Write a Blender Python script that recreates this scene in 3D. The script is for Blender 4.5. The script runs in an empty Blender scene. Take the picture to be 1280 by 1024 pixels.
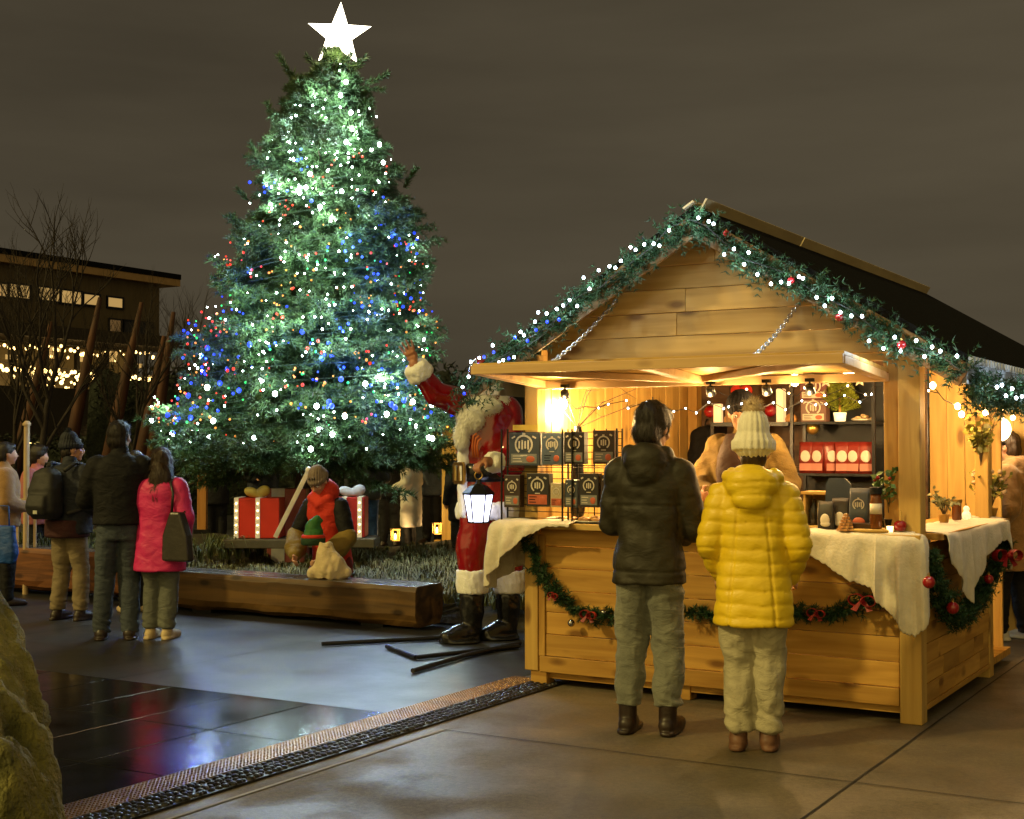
import bpy, bmesh, math, random
import numpy as np
from mathutils import Vector as V, Matrix as Mx, noise as mnoise

random.seed(7); rng = np.random.default_rng(11)
R = math.radians
scene = bpy.context.scene
COL = scene.collection

# ------------------------------------------------------------------ camera
FPX = 1712.0
EYE = V((0, 0, 1.6)); PITCH = math.atan(43 / FPX)
FW = V((0, math.cos(PITCH), math.sin(PITCH))); UPV = V((0, -math.sin(PITCH), math.cos(PITCH))); RT = V((1, 0, 0))
cam = bpy.data.cameras.new('camera'); cam.lens = FPX / 1280 * 36; cam.sensor_width = 36; cam.clip_end = 2000; cam.clip_start = .05
camo = bpy.data.objects.new('camera', cam); COL.objects.link(camo)
camo.location = EYE; camo.rotation_euler = (math.pi / 2 + PITCH, 0, 0)
scene.camera = camo

def ray(px, py):
    return FW + RT * ((px - 640) / FPX) + UPV * ((512 - py) / FPX)
def at(px, py, Y):
    d = ray(px, py); return EYE + d * (Y / d.y)
def gnd(px, py, z=0.0):
    d = ray(px, py); return EYE + d * ((z - EYE.z) / d.z)
def on_plane(px, py, mat, yl):
    """local (x, z) of the ray where it meets local plane y = yl of frame mat"""
    inv = mat.inverted(); o = inv @ EYE; d = inv.to_3x3() @ ray(px, py)
    t = (yl - o.y) / d.y; p = o + d * t
    return p

# ------------------------------------------------------------------ materials
MATS = {}
def lin(r, g, b):
    f = lambda c: ((c / 255 + .055) / 1.055) ** 2.4 if c > 10 else c / 255 / 12.92
    return (f(r), f(g), f(b))
def new_mat(name):
    m = bpy.data.materials.new(name); m.use_nodes = True
    nt = m.node_tree; b = nt.nodes['Principled BSDF']
    return m, nt, b
def pm(name, c1, c2=None, scale=8, stretch=(1, 1, 1), rough=.65, bump=.15, bscale=40, metal=0, island=0, detail=5, coat=0, spec=.4, rough2=None, sheen=0, bstretch=(1, 1, 1), bdist=.01):
    if name in MATS: return MATS[name]
    m, nt, b = new_mat(name); N = nt.nodes; L = nt.links
    c2 = c2 or tuple(c * .72 for c in c1)
    tc = N.new('ShaderNodeTexCoord'); mp = N.new('ShaderNodeMapping'); mp.inputs['Scale'].default_value = stretch
    L.new(tc.outputs['Object'], mp.inputs[0])
    nz = N.new('ShaderNodeTexNoise'); nz.inputs['Scale'].default_value = scale; nz.inputs['Detail'].default_value = detail
    L.new(mp.outputs[0], nz.inputs['Vector'])
    cr = N.new('ShaderNodeValToRGB'); cr.color_ramp.elements[0].position = .32; cr.color_ramp.elements[1].position = .68
    cr.color_ramp.elements[0].color = (*c2, 1); cr.color_ramp.elements[1].color = (*c1, 1)
    L.new(nz.outputs['Fac'], cr.inputs[0]); out = cr.outputs[0]
    if island:
        ge = N.new('ShaderNodeNewGeometry'); mr = N.new('ShaderNodeMapRange')
        mr.inputs['To Min'].default_value = 1 - island; mr.inputs['To Max'].default_value = 1 + island
        L.new(ge.outputs['Random Per Island'], mr.inputs[0])
        hs = N.new('ShaderNodeHueSaturation'); L.new(mr.outputs[0], hs.inputs['Value']); L.new(out, hs.inputs['Color']); out = hs.outputs[0]
    L.new(out, b.inputs['Base Color'])
    b.inputs['Roughness'].default_value = rough; b.inputs['Metallic'].default_value = metal
    b.inputs['Specular IOR Level'].default_value = spec
    if coat: b.inputs['Coat Weight'].default_value = coat; b.inputs['Coat Roughness'].default_value = .12
    if sheen: b.inputs['Sheen Weight'].default_value = sheen
    if rough2 is not None:
        mr = N.new('ShaderNodeMapRange'); mr.inputs['To Min'].default_value = rough; mr.inputs['To Max'].default_value = rough2
        L.new(nz.outputs['Fac'], mr.inputs[0]); L.new(mr.outputs[0], b.inputs['Roughness'])
    if bump:
        mp2 = N.new('ShaderNodeMapping'); mp2.inputs['Scale'].default_value = bstretch; L.new(tc.outputs['Object'], mp2.inputs[0])
        n2 = N.new('ShaderNodeTexNoise'); n2.inputs['Scale'].default_value = bscale; n2.inputs['Detail'].default_value = 4
        L.new(mp2.outputs[0], n2.inputs['Vector'])
        bp = N.new('ShaderNodeBump'); bp.inputs['Strength'].default_value = bump; bp.inputs['Distance'].default_value = bdist
        L.new(n2.outputs['Fac'], bp.inputs['Height']); L.new(bp.outputs[0], b.inputs['Normal'])
        fold = 0 if 'fleece' in name else next((k for w, k in (('quilt', .10), ('olive_shell', .22), ('denim', .55), ('cotton', .5), ('cloth', .4), ('shell', .3), ('wool', .35), ('felt', .35), ('jacket', .35), ('canvas', .35)) if w in name), 0)
        if fold:
            mp3 = N.new('ShaderNodeMapping'); mp3.inputs['Scale'].default_value = (1, 1, 1.7); mp3.inputs['Rotation'].default_value = (.3, .5, 0); L.new(tc.outputs['Object'], mp3.inputs[0])
            n5 = N.new('ShaderNodeTexNoise'); n5.inputs['Scale'].default_value = 7.5; n5.inputs['Detail'].default_value = 4; n5.inputs['Distortion'].default_value = 1.4; L.new(mp3.outputs[0], n5.inputs['Vector'])
            b5 = N.new('ShaderNodeBump'); b5.inputs['Strength'].default_value = fold; b5.inputs['Distance'].default_value = .035; L.new(n5.outputs['Fac'], b5.inputs['Height']); L.new(b5.outputs[0], bp.inputs['Normal'])
    MATS[name] = m; return m
def em(name, color, strength, sample=False, base=(.8, .8, .8)):
    if name in MATS: return MATS[name]
    m, nt, b = new_mat(name)
    b.inputs['Base Color'].default_value = (*base, 1); b.inputs['Emission Color'].default_value = (*color, 1)
    b.inputs['Emission Strength'].default_value = strength; b.inputs['Roughness'].default_value = .3
    m.cycles.emission_sampling = 'AUTO' if sample else 'NONE'
    MATS[name] = m; return m
def wood(name, axis, c1=(.54, .31, .07), c2=(.33, .165, .03), var=.24, rough=.55, knots=True, fine=1.0):
    """planks: grain along a local axis, tone differing per board, knots"""
    if name in MATS: return MATS[name]
    m, nt, b = new_mat(name); N = nt.nodes; L = nt.links
    tc = N.new('ShaderNodeTexCoord'); ge = N.new('ShaderNodeNewGeometry')
    off = N.new('ShaderNodeVectorMath'); off.operation = 'MULTIPLY_ADD'
    cmb = N.new('ShaderNodeCombineXYZ')
    for i in range(3): L.new(ge.outputs['Random Per Island'], cmb.inputs[i])
    off.inputs[1].default_value = (7.3, 5.1, 9.7); L.new(cmb.outputs[0], off.inputs[0]); L.new(tc.outputs['Object'], off.inputs[2])
    st = [9, 9, 9]; st[axis] = .7
    mp = N.new('ShaderNodeMapping'); mp.inputs['Scale'].default_value = st; L.new(off.outputs[0], mp.inputs[0])
    nz = N.new('ShaderNodeTexNoise'); nz.inputs['Scale'].default_value = 1.6 * fine; nz.inputs['Detail'].default_value = 7; nz.inputs['Distortion'].default_value = .6
    L.new(mp.outputs[0], nz.inputs['Vector'])
    cr = N.new('ShaderNodeValToRGB'); e = cr.color_ramp.elements
    e[0].position = .33; e[0].color = (*c2, 1); e[1].position = .66; e[1].color = (*c1, 1)
    L.new(nz.outputs['Fac'], cr.inputs[0]); out = cr.outputs[0]
    if knots:
        st2 = [6.5, 6.5, 6.5]; st2[axis] = 2.6
        mk = N.new('ShaderNodeMapping'); mk.inputs['Scale'].default_value = st2; L.new(off.outputs[0], mk.inputs[0])
        vo = N.new('ShaderNodeTexVoronoi'); vo.inputs['Scale'].default_value = 1.0; L.new(mk.outputs[0], vo.inputs['Vector'])
        mr = N.new('ShaderNodeMapRange'); mr.inputs['From Min'].default_value = .10; mr.inputs['From Max'].default_value = .24
        mr.inputs['To Min'].default_value = .85; mr.inputs['To Max'].default_value = 0; L.new(vo.outputs['Distance'], mr.inputs[0])
        mx = N.new('ShaderNodeMix'); mx.data_type = 'RGBA'; L.new(mr.outputs[0], mx.inputs['Factor'])
        L.new(out, mx.inputs['A']); mx.inputs['B'].default_value = (c2[0] * .38, c2[1] * .3, c2[2] * .3, 1); out = mx.outputs['Result']
    hs = N.new('ShaderNodeHueSaturation'); mr = N.new('ShaderNodeMapRange')
    mr.inputs['To Min'].default_value = 1 - var; mr.inputs['To Max'].default_value = 1 + var
    L.new(ge.outputs['Random Per Island'], mr.inputs[0]); L.new(mr.outputs[0], hs.inputs['Value']); L.new(out, hs.inputs['Color'])
    L.new(hs.outputs[0], b.inputs['Base Color']); b.inputs['Roughness'].default_value = rough; b.inputs['Specular IOR Level'].default_value = .3
    bp = N.new('ShaderNodeBump'); bp.inputs['Strength'].default_value = .25; bp.inputs['Distance'].default_value = .004
    L.new(nz.outputs['Fac'], bp.inputs['Height']); L.new(bp.outputs[0], b.inputs['Normal'])
    MATS[name] = m; return m

# ------------------------------------------------------------------ mesh builder
class MB:
    def __init__(s): s.v = []; s.f = []; s.m = []; s.cur = 0
    def add(s, vs, fs):
        o = len(s.v); s.v += [tuple(p) for p in vs]; s.f += [tuple(i + o for i in f) for f in fs]; s.m += [s.cur] * len(fs); return s
    def box(s, c, size, rot=None, taper=1.0):
        hx, hy, hz = (d / 2 for d in size); c = V(c); vs = []
        for z in (-hz, hz):
            k = taper if z > 0 else 1
            for x, y in ((-hx, -hy), (hx, -hy), (hx, hy), (-hx, hy)):
                p = V((x * k, y * k, z)); p = rot @ p if rot else p; vs.append(c + p)
        return s.add(vs, [(3, 2, 1, 0), (4, 5, 6, 7), (0, 1, 5, 4), (1, 2, 6, 5), (2, 3, 7, 6), (3, 0, 4, 7)])
    def bx(s, x0, x1, y0, y1, z0, z1):
        return s.box(((x0 + x1) / 2, (y0 + y1) / 2, (z0 + z1) / 2), (x1 - x0, y1 - y0, z1 - z0))
    def bar(s, a, b, w, h, up=V((0, 0, 1))):
        a = V(a); b = V(b); d = (b - a); L = d.length; d.normalize(); sx = d.cross(up)
        if sx.length < 1e-4: sx = d.cross(V((1, 0, 0)))
        sx.normalize(); su = sx.cross(d); vs = []
        for e in (a, b):
            for p, q in ((-1, -1), (1, -1), (1, 1), (-1, 1)): vs.append(e + sx * (p * w / 2) + su * (q * h / 2))
        return s.add(vs, [(0, 1, 2, 3), (7, 6, 5, 4), (0, 4, 5, 1), (1, 5, 6, 2), (2, 6, 7, 3), (3, 7, 4, 0)])
    def prism(s, poly, d0, d1, axes=(0, 2, 1)):
        """poly in (a, b) coordinates, extruded on third axis"""
        n = len(poly); vs = []
        for d in (d0, d1):
            for a, b in poly:
                p = [0, 0, 0]; p[axes[0]] = a; p[axes[1]] = b; p[axes[2]] = d; vs.append(p)
        return s.add(vs, [tuple(range(n)), tuple(range(2 * n - 1, n - 1, -1))] + [(i, i + n, (i + 1) % n + n, (i + 1) % n) for i in range(n)])
    def tube(s, pts, r, n=8, caps=True):
        pts = [V(p) for p in pts]; rs = r if isinstance(r, (list, tuple)) else [r] * len(pts)
        prev = None; vs = []
        for i, p in enumerate(pts):
            d = (pts[min(i + 1, len(pts) - 1)] - pts[max(i - 1, 0)]).normalized()
            if prev is None:
                ref = V((0, 0, 1)) if abs(d.z) < .9 else V((1, 0, 0)); a = d.cross(ref).normalized()
            else:
                a = (prev - d * prev.dot(d)); a = a.normalized() if a.length > 1e-6 else d.orthogonal().normalized()
            prev = a; b = d.cross(a)
            for k in range(n):
                t = 2 * math.pi * k / n; vs.append(p + (a * math.cos(t) + b * math.sin(t)) * rs[i])
        fs = []
        for i in range(len(pts) - 1):
            for k in range(n): fs.append((i * n + k, i * n + (k + 1) % n, (i + 1) * n + (k + 1) % n, (i + 1) * n + k))
        if caps: fs += [tuple(range(n - 1, -1, -1)), tuple((len(pts) - 1) * n + k for k in range(n))]
        return s.add(vs, fs)
    def lathe(s, prof, o=(0, 0, 0), n=20, rot=None, sx=1, sy=1):
        """prof: list of (r, z) bottom to top"""
        o = V(o); vs = []
        for r, z in prof:
            for k in range(n):
                t = 2 * math.pi * k / n; p = V((r * math.cos(t) * sx, r * math.sin(t) * sy, z)); vs.append(o + (rot @ p if rot else p))
        fs = [(i * n + k, i * n + (k + 1) % n, (i + 1) * n + (k + 1) % n, (i + 1) * n + k) for i in range(len(prof) - 1) for k in range(n)]
        fs += [tuple(range(n - 1, -1, -1)), tuple((len(prof) - 1) * n + k for k in range(n))]
        return s.add(vs, fs)
    def ell(s, c, r, rot=None, n=16, m=10):
        c = V(c); r = (r, r, r) if not hasattr(r, '__len__') else r; vs = []; fs = []
        for i in range(1, m):
            ph = math.pi * i / m
            for k in range(n):
                t = 2 * math.pi * k / n; p = V((r[0] * math.sin(ph) * math.cos(t), r[1] * math.sin(ph) * math.sin(t), -r[2] * math.cos(ph))); vs.append(c + (rot @ p if rot else p))
        b = len(vs); vs.append(c + (rot @ V((0, 0, -r[2])) if rot else V((0, 0, -r[2])))); vs.append(c + (rot @ V((0, 0, r[2])) if rot else V((0, 0, r[2]))))
        for i in range(m - 2):
            for k in range(n): fs.append((i * n + k, i * n + (k + 1) % n, (i + 1) * n + (k + 1) % n, (i + 1) * n + k))
        for k in range(n): fs.append((b, (k + 1) % n, k)); fs.append((b + 1, (m - 2) * n + k, (m - 2) * n + (k + 1) % n))
        return s.add(vs, fs)
    def limb(s, pts, rs):
        for i in range(len(pts) - 1):
            s.tube([pts[i], pts[i + 1]], [rs[i], rs[i + 1]], 14)
        for p, r in zip(pts, rs): s.ell(p, r, n=14, m=8)
        return s
    def loft(s, rings, n=28, p=2.3):
        """rings: (cx, cy, z, rx, ry) super-ellipses"""
        vs = []; fs = []
        for cx, cy, z, rx, ry in rings:
            for k in range(n):
                t = 2 * math.pi * k / n; c, q = math.cos(t), math.sin(t)
                vs.append((cx + rx * math.copysign(abs(c) ** (2 / p), c), cy + ry * math.copysign(abs(q) ** (2 / p), q), z))
        for i in range(len(rings) - 1):
            for k in range(n): fs.append((i * n + k, i * n + (k + 1) % n, (i + 1) * n + (k + 1) % n, (i + 1) * n + k))
        fs += [tuple(range(n - 1, -1, -1)), tuple((len(rings) - 1) * n + k for k in range(n))]
        return s.add(vs, fs)
    def ico(s, c, r, sub=1):
        bm = bmesh.new(); bmesh.ops.create_icosphere(bm, subdivisions=sub, radius=1)
        r = (r, r, r) if not hasattr(r, '__len__') else r
        vs = [(c[0] + v.co.x * r[0], c[1] + v.co.y * r[1], c[2] + v.co.z * r[2]) for v in bm.verts]; bm.verts.index_update()
        fs = [tuple(v.index for v in f.verts) for f in bm.faces]; bm.free(); return s.add(vs, fs)
    def mesh(s, name, mats=None, smooth=False):
        me = bpy.data.meshes.new(name); me.from_pydata(s.v, [], s.f)
        for m in (mats if isinstance(mats, (list, tuple)) else [mats]):
            if m: me.materials.append(m)
        if any(s.m): me.polygons.foreach_set('material_index', s.m)
        if smooth: me.polygons.foreach_set('use_smooth', [True] * len(s.f))
        me.update(); return me
    def build(s, name, mats, parent=None, smooth=False, bevel=0, loc=None, fixn=False):
        me = s.mesh(name, mats, smooth)
        if fixn:
            bm = bmesh.new(); bm.from_mesh(me); bmesh.ops.recalc_face_normals(bm, faces=bm.faces); bm.to_mesh(me); bm.free()
        o = bpy.data.objects.new(name, me); COL.objects.link(o)
        if parent: o.parent = parent
        if loc is not None: o.location = loc
        if bevel:
            b = o.modifiers.new('bevel', 'BEVEL'); b.width = bevel; b.segments = 2; b.limit_method = 'ANGLE'; b.angle_limit = R(50)
        return o

def tag(o, label=None, cat=None, group=None, kind=None):
    if label: o['label'] = label
    if cat: o['category'] = cat
    if group: o['group'] = group
    if kind: o['kind'] = kind
    return o
def thing(name, label, cat, loc=(0, 0, 0), rz=0, group=None):
    o = bpy.data.objects.new(name, None); COL.objects.link(o); o.location = loc; o.rotation_euler = (0, 0, rz); o.empty_display_size = .1
    return tag(o, label, cat, group)
def np_mesh(name, verts, tris, mat, parent=None, loc=None):
    """verts (n,3), tris (m,3) -> mesh object (fast)"""
    me = bpy.data.meshes.new(name); n = len(verts); m = len(tris)
    me.vertices.add(n); me.vertices.foreach_set('co', np.asarray(verts, np.float32).ravel())
    me.loops.add(m * 3); me.loops.foreach_set('vertex_index', np.asarray(tris, np.int32).ravel())
    me.polygons.add(m); me.polygons.foreach_set('loop_start', np.arange(0, 3 * m, 3, dtype=np.int32))
    me.materials.append(mat); me.update(calc_edges=True); me.validate()
    o = bpy.data.objects.new(name, me); COL.objects.link(o)
    if parent: o.parent = parent
    if loc is not None: o.location = loc
    return o
def point(parent, loc, power, color, size=.02, name='lamp_glow'):
    l = bpy.data.lights.new(name, 'POINT'); l.energy = power; l.color = color; l.shadow_soft_size = size
    o = bpy.data.objects.new(name, l); COL.objects.link(o); o.location = loc
    if parent: o.parent = parent
    return o

# ------------------------------------------------------------------ soft bodies by voxel remesh
def blob(name, mb, mat, parent=None, vox=.015, smooth=4, disp=None, cut=None):
    me = mb.mesh('tmp'); o = bpy.data.objects.new('tmp', me); COL.objects.link(o)
    r = o.modifiers.new('r', 'REMESH'); r.mode = 'VOXEL'; r.voxel_size = vox; r.use_smooth_shade = True
    if smooth:
        sm = o.modifiers.new('s', 'SMOOTH'); sm.factor = .5; sm.iterations = smooth
    dg = bpy.context.evaluated_depsgraph_get(); dg.update()
    nm = bpy.data.meshes.new_from_object(o.evaluated_get(dg)); bpy.data.objects.remove(o); bpy.data.meshes.remove(me)
    nm.name = name; nm.materials.clear(); nm.materials.append(mat)
    if disp:
        n = len(nm.vertices); co = np.empty(n * 3, np.float32); nm.vertices.foreach_get('co', co); co = co.reshape(-1, 3)
        no = np.empty(n * 3, np.float32); nm.vertex_normals.foreach_get('vector', no); no = no.reshape(-1, 3)
        co = disp(co, no); nm.vertices.foreach_set('co', co.astype(np.float32).ravel()); nm.update()
    nm.polygons.foreach_set('use_smooth', [True] * len(nm.polygons))
    ob = bpy.data.objects.new(name, nm); COL.objects.link(ob)
    if parent: ob.parent = parent
    return ob
def wrinkle(amp=.006, fx=9, fz=22, seed=0, quilt=0, period=.075, z0=0, legs=False, extra=None):
    def f(co, no):
        d = np.array([1.1 * mnoise.noise((p[0] * fx + seed, p[1] * fx, p[2] * fz * .55 + p[0] * fx * .7)) + .45 * mnoise.noise((p[0] * fx * 2.1 - p[2] * 4, p[1] * fx * 2.1 + seed, p[2] * fz)) - .35 * abs(mnoise.noise((p[0] * 4 + seed, p[1] * 4, p[2] * 13 - p[0] * 6))) for p in co])
        out = co + no * (d * amp)[:, None]
        if legs:
            z = co[:, 2]; w = np.exp(-((z - .14) / .09) ** 2) + .6 * np.exp(-((z - .5) / .08) ** 2) + .4 * np.exp(-((z - .8) / .07) ** 2)
            r = np.array([mnoise.noise((p[0] * 5 + seed, p[1] * 5, p[2] * 34 + p[0] * 14)) for p in co]); out = out + no * (w * r * .016)[:, None]
        if extra: out = out + no * extra(co)[:, None]
        if quilt:
            q = np.abs(np.sin(np.pi * (co[:, 2] - z0 + .012 * d) / period)) ** .28
            out = out + no * ((q - .85) * quilt)[:, None]
        return out
    return f

# ------------------------------------------------------------------ people
SKIN = pm('skin', (.55, .30, .19), (.48, .24, .15), 12, rough=.5, bump=.05, bscale=120)
SKIND = pm('skin_tan', (.42, .22, .13), (.36, .18, .1), 12, rough=.5, bump=.05, bscale=120)
def hand(mb, w, d, n, side=1, curl=.35, k=1.0, fan=1.0):
    """five unequal bent fingers; d along the hand, n palm direction (fingers curl to it)"""
    d = V(d).normalized(); n = V(n); n = (n - d * n.dot(d)).normalized(); s = d.cross(n) * side; w = V(w)
    for t, hw in ((.012, .024), (.04, .034), (.07, .037)):
        for q in (-.75, -.25, .25, .75): mb.ell(w + (d * t + s * (q * hw)) * k, .0145 * k, n=8, m=6)
    for i, L in enumerate((.068, .078, .072, .055)):
        b = w + (d * .082 + s * (.030 - .020 * i) * (1 + .25 * (fan - 1))) * k; a = 0.0; p = b; pts = [b]
        dirs = (d + s * (.10 - .065 * i) * fan).normalized()
        for j, fr in enumerate((.45, .32, .23)):
            a += curl * (1.0 + .12 * i) * (.8 if j == 0 else 1); p = p + (dirs * math.cos(a) + n * math.sin(a)) * (L * fr * k); pts.append(p)
        mb.limb(pts, [.0098 * k, .0092 * k, .0085 * k, .0075 * k])
    t0 = w + (d * .022 + s * .030) * k; t1 = t0 + (d * .7 + s * .65 + n * .35).normalized() * (.042 * k); t2 = t1 + (d * .85 + s * .15 + n * .6).normalized() * (.032 * k)
    mb.limb([t0, t1, t2], [.0135 * k, .011 * k, .0095 * k])
def head_parts(mb, c, rot, k=1.0):
    T = lambda x, y, z: c + rot @ V((x * k, y * k, z * k))
    E = lambda x, y, z, a, b, d: mb.ell(T(x, y, z), (a * k, b * k, d * k), rot.to_3x3() if hasattr(rot, 'to_3x3') else rot)
    E(0, -.012, .028, .077, .098, .098); E(0, .018, -.045, .058, .074, .068); E(0, .066, -.088, .026, .024, .022)
    E(0, .078, .032, .05, .018, .012); mb.limb([T(0, .094, .018), T(0, .112, -.018)], [.009 * k, .0135 * k])
    E(0, .09, -.052, .023, .012, .010)
    for s in (-1, 1):
        E(s * .077, -.004, -.004, .012, .022, .033); E(s * .04, .066, -.022, .022, .022, .022); E(s * .012, .1, -.02, .011, .011, .009)

def fuzz(ob, n, length, width, mat, name, down=1.0, lift=.25, seed=1, zmin=None):
    """thin strands lying on a surface (hair, plush)"""
    me = ob.data; nv = len(me.vertices); co = np.empty(nv * 3, np.float32); me.vertices.foreach_get('co', co); co = co.reshape(-1, 3); no = np.empty(nv * 3, np.float32); me.vertex_normals.foreach_get('vector', no); no = no.reshape(-1, 3)
    g = np.random.default_rng(seed); i = g.integers(0, nv, n); p = co[i] + g.normal(size=(n, 3)) * .003; q = no[i]; d = np.tile([0, 0, -down], (n, 1)) + g.normal(size=(n, 3)) * (.25 if down else 1); d = d - (d * q).sum(1)[:, None] * q; d /= np.linalg.norm(d, axis=1)[:, None] + 1e-6
    s = np.cross(d, q); L = length * g.uniform(.5, 1.1, n)[:, None]; m1 = p + d * L * .5 + q * L * lift * .6; t = p + d * L + q * L * lift * .4
    v = np.stack([p + s * width, p - s * width, m1 + s * width * .8, m1 - s * width * .8, t], 1).reshape(-1, 3); b = np.arange(n)[:, None] * 5; f = np.concatenate([b + [0, 1, 3], b + [0, 3, 2], b + [2, 3, 4]], 0)
    return np_mesh(name, v, f, mat, ob)
def groove(t, w): return np.exp(-(t / w) ** 2)
def jean_detail(co):
    x, y, z = co[:, 0], co[:, 1], co[:, 2]; back = y < .0
    pk = np.where(back & (np.abs(np.abs(x) - .085) < .055) & (z > .70) & (z < .84), .0045, 0.)
    return pk - .006 * groove(x, .006) * (z > .74) * back - .004 * groove(z - .86, .006) * back
def coat_seams(co):
    x, y, z = co[:, 0], co[:, 1], co[:, 2]; back = y < .02
    return -.008 * groove(np.abs(x) - (.07 + .05 * np.clip((1.3 - z) / .6, 0, 1)), .0055) * back * (z < 1.27)
def jacket_seams(co):
    x, y, z = co[:, 0], co[:, 1], co[:, 2]; back = y < .02
    return -.007 * groove(z - 1.26, .006) * back * (np.abs(x) < .19) - .007 * groove(z - .90, .007) - .006 * groove(np.abs(x) - .175, .006) * back * (z > .9) * (z < 1.26)
class Person:
    def __init__(s, label, loc, yaw, H=1.75, group=None, lean=0.0, hyaw=0, hpitch=0, arms=('down', 'down'), feet=((-.1, 0), (.1, .03)), legs=True, skin=None, vox=.012, hands=True, eyes=False, hx=0, curl=.5, floor=0):
        s.k = k = H / 1.75; s.vox = vox; s.lean = lean; s.feet = feet
        s.A = []
        for i, a in enumerate(arms):
            sg = -1 if i == 0 else 1
            if a == 'down': e, w, hd = (sg * .255, -.04, 1.14), (sg * .25, .06, .9), (0, .25, -1)
            elif a == 'front': e, w, hd = (sg * .285, -.03, 1.13), (sg * .13, .24, 1.06), (-sg * .5, .8, -.1)
            elif a == 'pocket': e, w, hd = (sg * .272, -.06, 1.13), (sg * .20, .12, .95), (-sg * .4, .7, -.4)
            elif a == 'fold': e, w, hd = (sg * .27, .06, 1.13), (-sg * .03, .25, 1.16), (-sg, .1, .1)
            else: e, w, hd = a
            s.A.append((V(e), V(w), V(hd)))
        s.root = root = None
        mb = MB(); P = s.P
        s.hc = P(hx, .03, 1.635); s.hrot = (Mx.Rotation(R(hyaw), 3, 'Z') @ Mx.Rotation(R(hpitch), 3, 'X'))
        head_parts(mb, s.hc, s.hrot, k)
        mb.limb([P(0, -.012, 1.42), P(hx * .6, 0, 1.56)], [.062 * k, .054 * k])
        mb.loft([(0, P(0, 0, z).y, z * k, a * k, b * k) for z, a, b in ((.88, .14, .1), (1.0, .14, .1), (1.1, .13, .095), (1.3, .16, .11), (1.42, .155, .09), (1.48, .08, .07))])
        for i, sg in enumerate((-1, 1)):
            e, w, hd = s.A[i]; mb.limb([P(sg * .165, -.005, 1.41), P(*e), P(*w)], [.058 * k, .045 * k, .031 * k])
            if hands:
                n = V((-sg * 1, .2, 0)) if abs(hd.x) < .5 else V((0, -.3, -1)); hand(mb, P(*w), hd, n, 1 if (V(hd).cross(n)).z * 1 > 0 or True else -1, curl, k)
            else: mb.ell(P(*(w + V(hd).normalized() * .06)), .04 * k)
            if legs:
                fx, fy = feet[i]; mb.limb([P(sg * .088, 0, .9), P((sg * .09 + fx) / 2, fy / 2 + .025, .49), P(fx, fy - .01, .09)], [.085 * k, .056 * k, .038 * k])
                mb.limb([P(fx, fy, .05), P(fx + sg * .015, fy + .13, .035)], [.04 * k, .03 * k])
        s.body = blob('person', mb, skin or SKIN, None, vox, 2)
        s.body.location = loc; s.body.rotation_euler = (0, 0, yaw); tag(s.body, label, 'person', group)
        if eyes:
            for sg in (-1, 1):
                m = MB(); c = s.hc + s.hrot @ V((sg * .031 * k, .081 * k, .012 * k)); m.ell(c, .0125 * k, n=12, m=8); m.cur = 1
                m.ell(c + s.hrot @ V((0, .0075 * k, 0)), .007 * k, n=10, m=6); m.build('eye', [EYEW, EYED], s.body, True)
    def P(s, x, y, z):
        return V((x, y + (s.lean * (z - .95) if z > .95 else 0), z)) * s.k
    def ring(s, z, rx, ry, dy=0, dx=0): return (dx * s.k, s.P(0, dy, z).y, z * s.k, rx * s.k, ry * s.k)
    def jacket(s, mat, hem=.82, bulk=1.0, flare=1.0, quilt=0, period=.075, hood=0, collar=True, name='jacket', amp=.007, sleeve=1.0, seed=1, sleeves=True, short=False, extra=None):
        mb = MB(); k = s.k; P = s.P; b = bulk
        rings = [s.ring(hem, .19 * b * flare, .15 * b * flare)]
        if hem < .9: rings.append(s.ring(.95, .187 * b * (1 + (flare - 1) * .4), .147 * b))
        rings += [s.ring(1.08, .18 * b, .14 * b), s.ring(1.22, .19 * b, .145 * b), s.ring(1.34, .2 * b, .145 * b, -.005), s.ring(1.42, .185 * b, .125 * b, -.01), s.ring(1.475, .12 * b, .1 * b, -.01), s.ring(1.5, .08, .075, -.005)]
        mb.loft(rings)
        if sleeves:
            for i, sg in enumerate((-1, 1)):
                e, w, hd = s.A[i]; w2 = w if not short else e
                pts = [P(sg * .165 * (b ** .5), -.01, 1.40), P(*e), P(*(w2 + (w - e) * .02))]
                mid1 = (pts[0] + pts[1]) / 2; mid2 = (pts[1] + pts[2]) / 2
                mb.limb([pts[0], mid1, pts[1], mid2, pts[2]], [r * k * b * sleeve for r in (.088, .086, .074, .066, .054)])
        if collar: mb.limb([P(0, -.012, 1.46), P(0, -.005, 1.535)], [.082 * k, .072 * k])
        if hood:
            mb.ell(P(0, -.105 * hood, 1.475), (.135 * k * hood, .085 * k * hood, .095 * k * hood)); mb.ell(P(0, -.13 * hood, 1.40), (.10 * k * hood, .06 * k * hood, .08 * k * hood))
            for sg in (-1, 1): mb.limb([P(sg * .1 * hood, -.07, 1.5), P(sg * .085, .04, 1.49)], [.055 * k * hood, .04 * k])
        o = blob(name, mb, mat, s.body, s.vox * 1.05, 4, wrinkle(amp, 8, 20, seed, quilt, period * k, extra=extra)); return o
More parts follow.
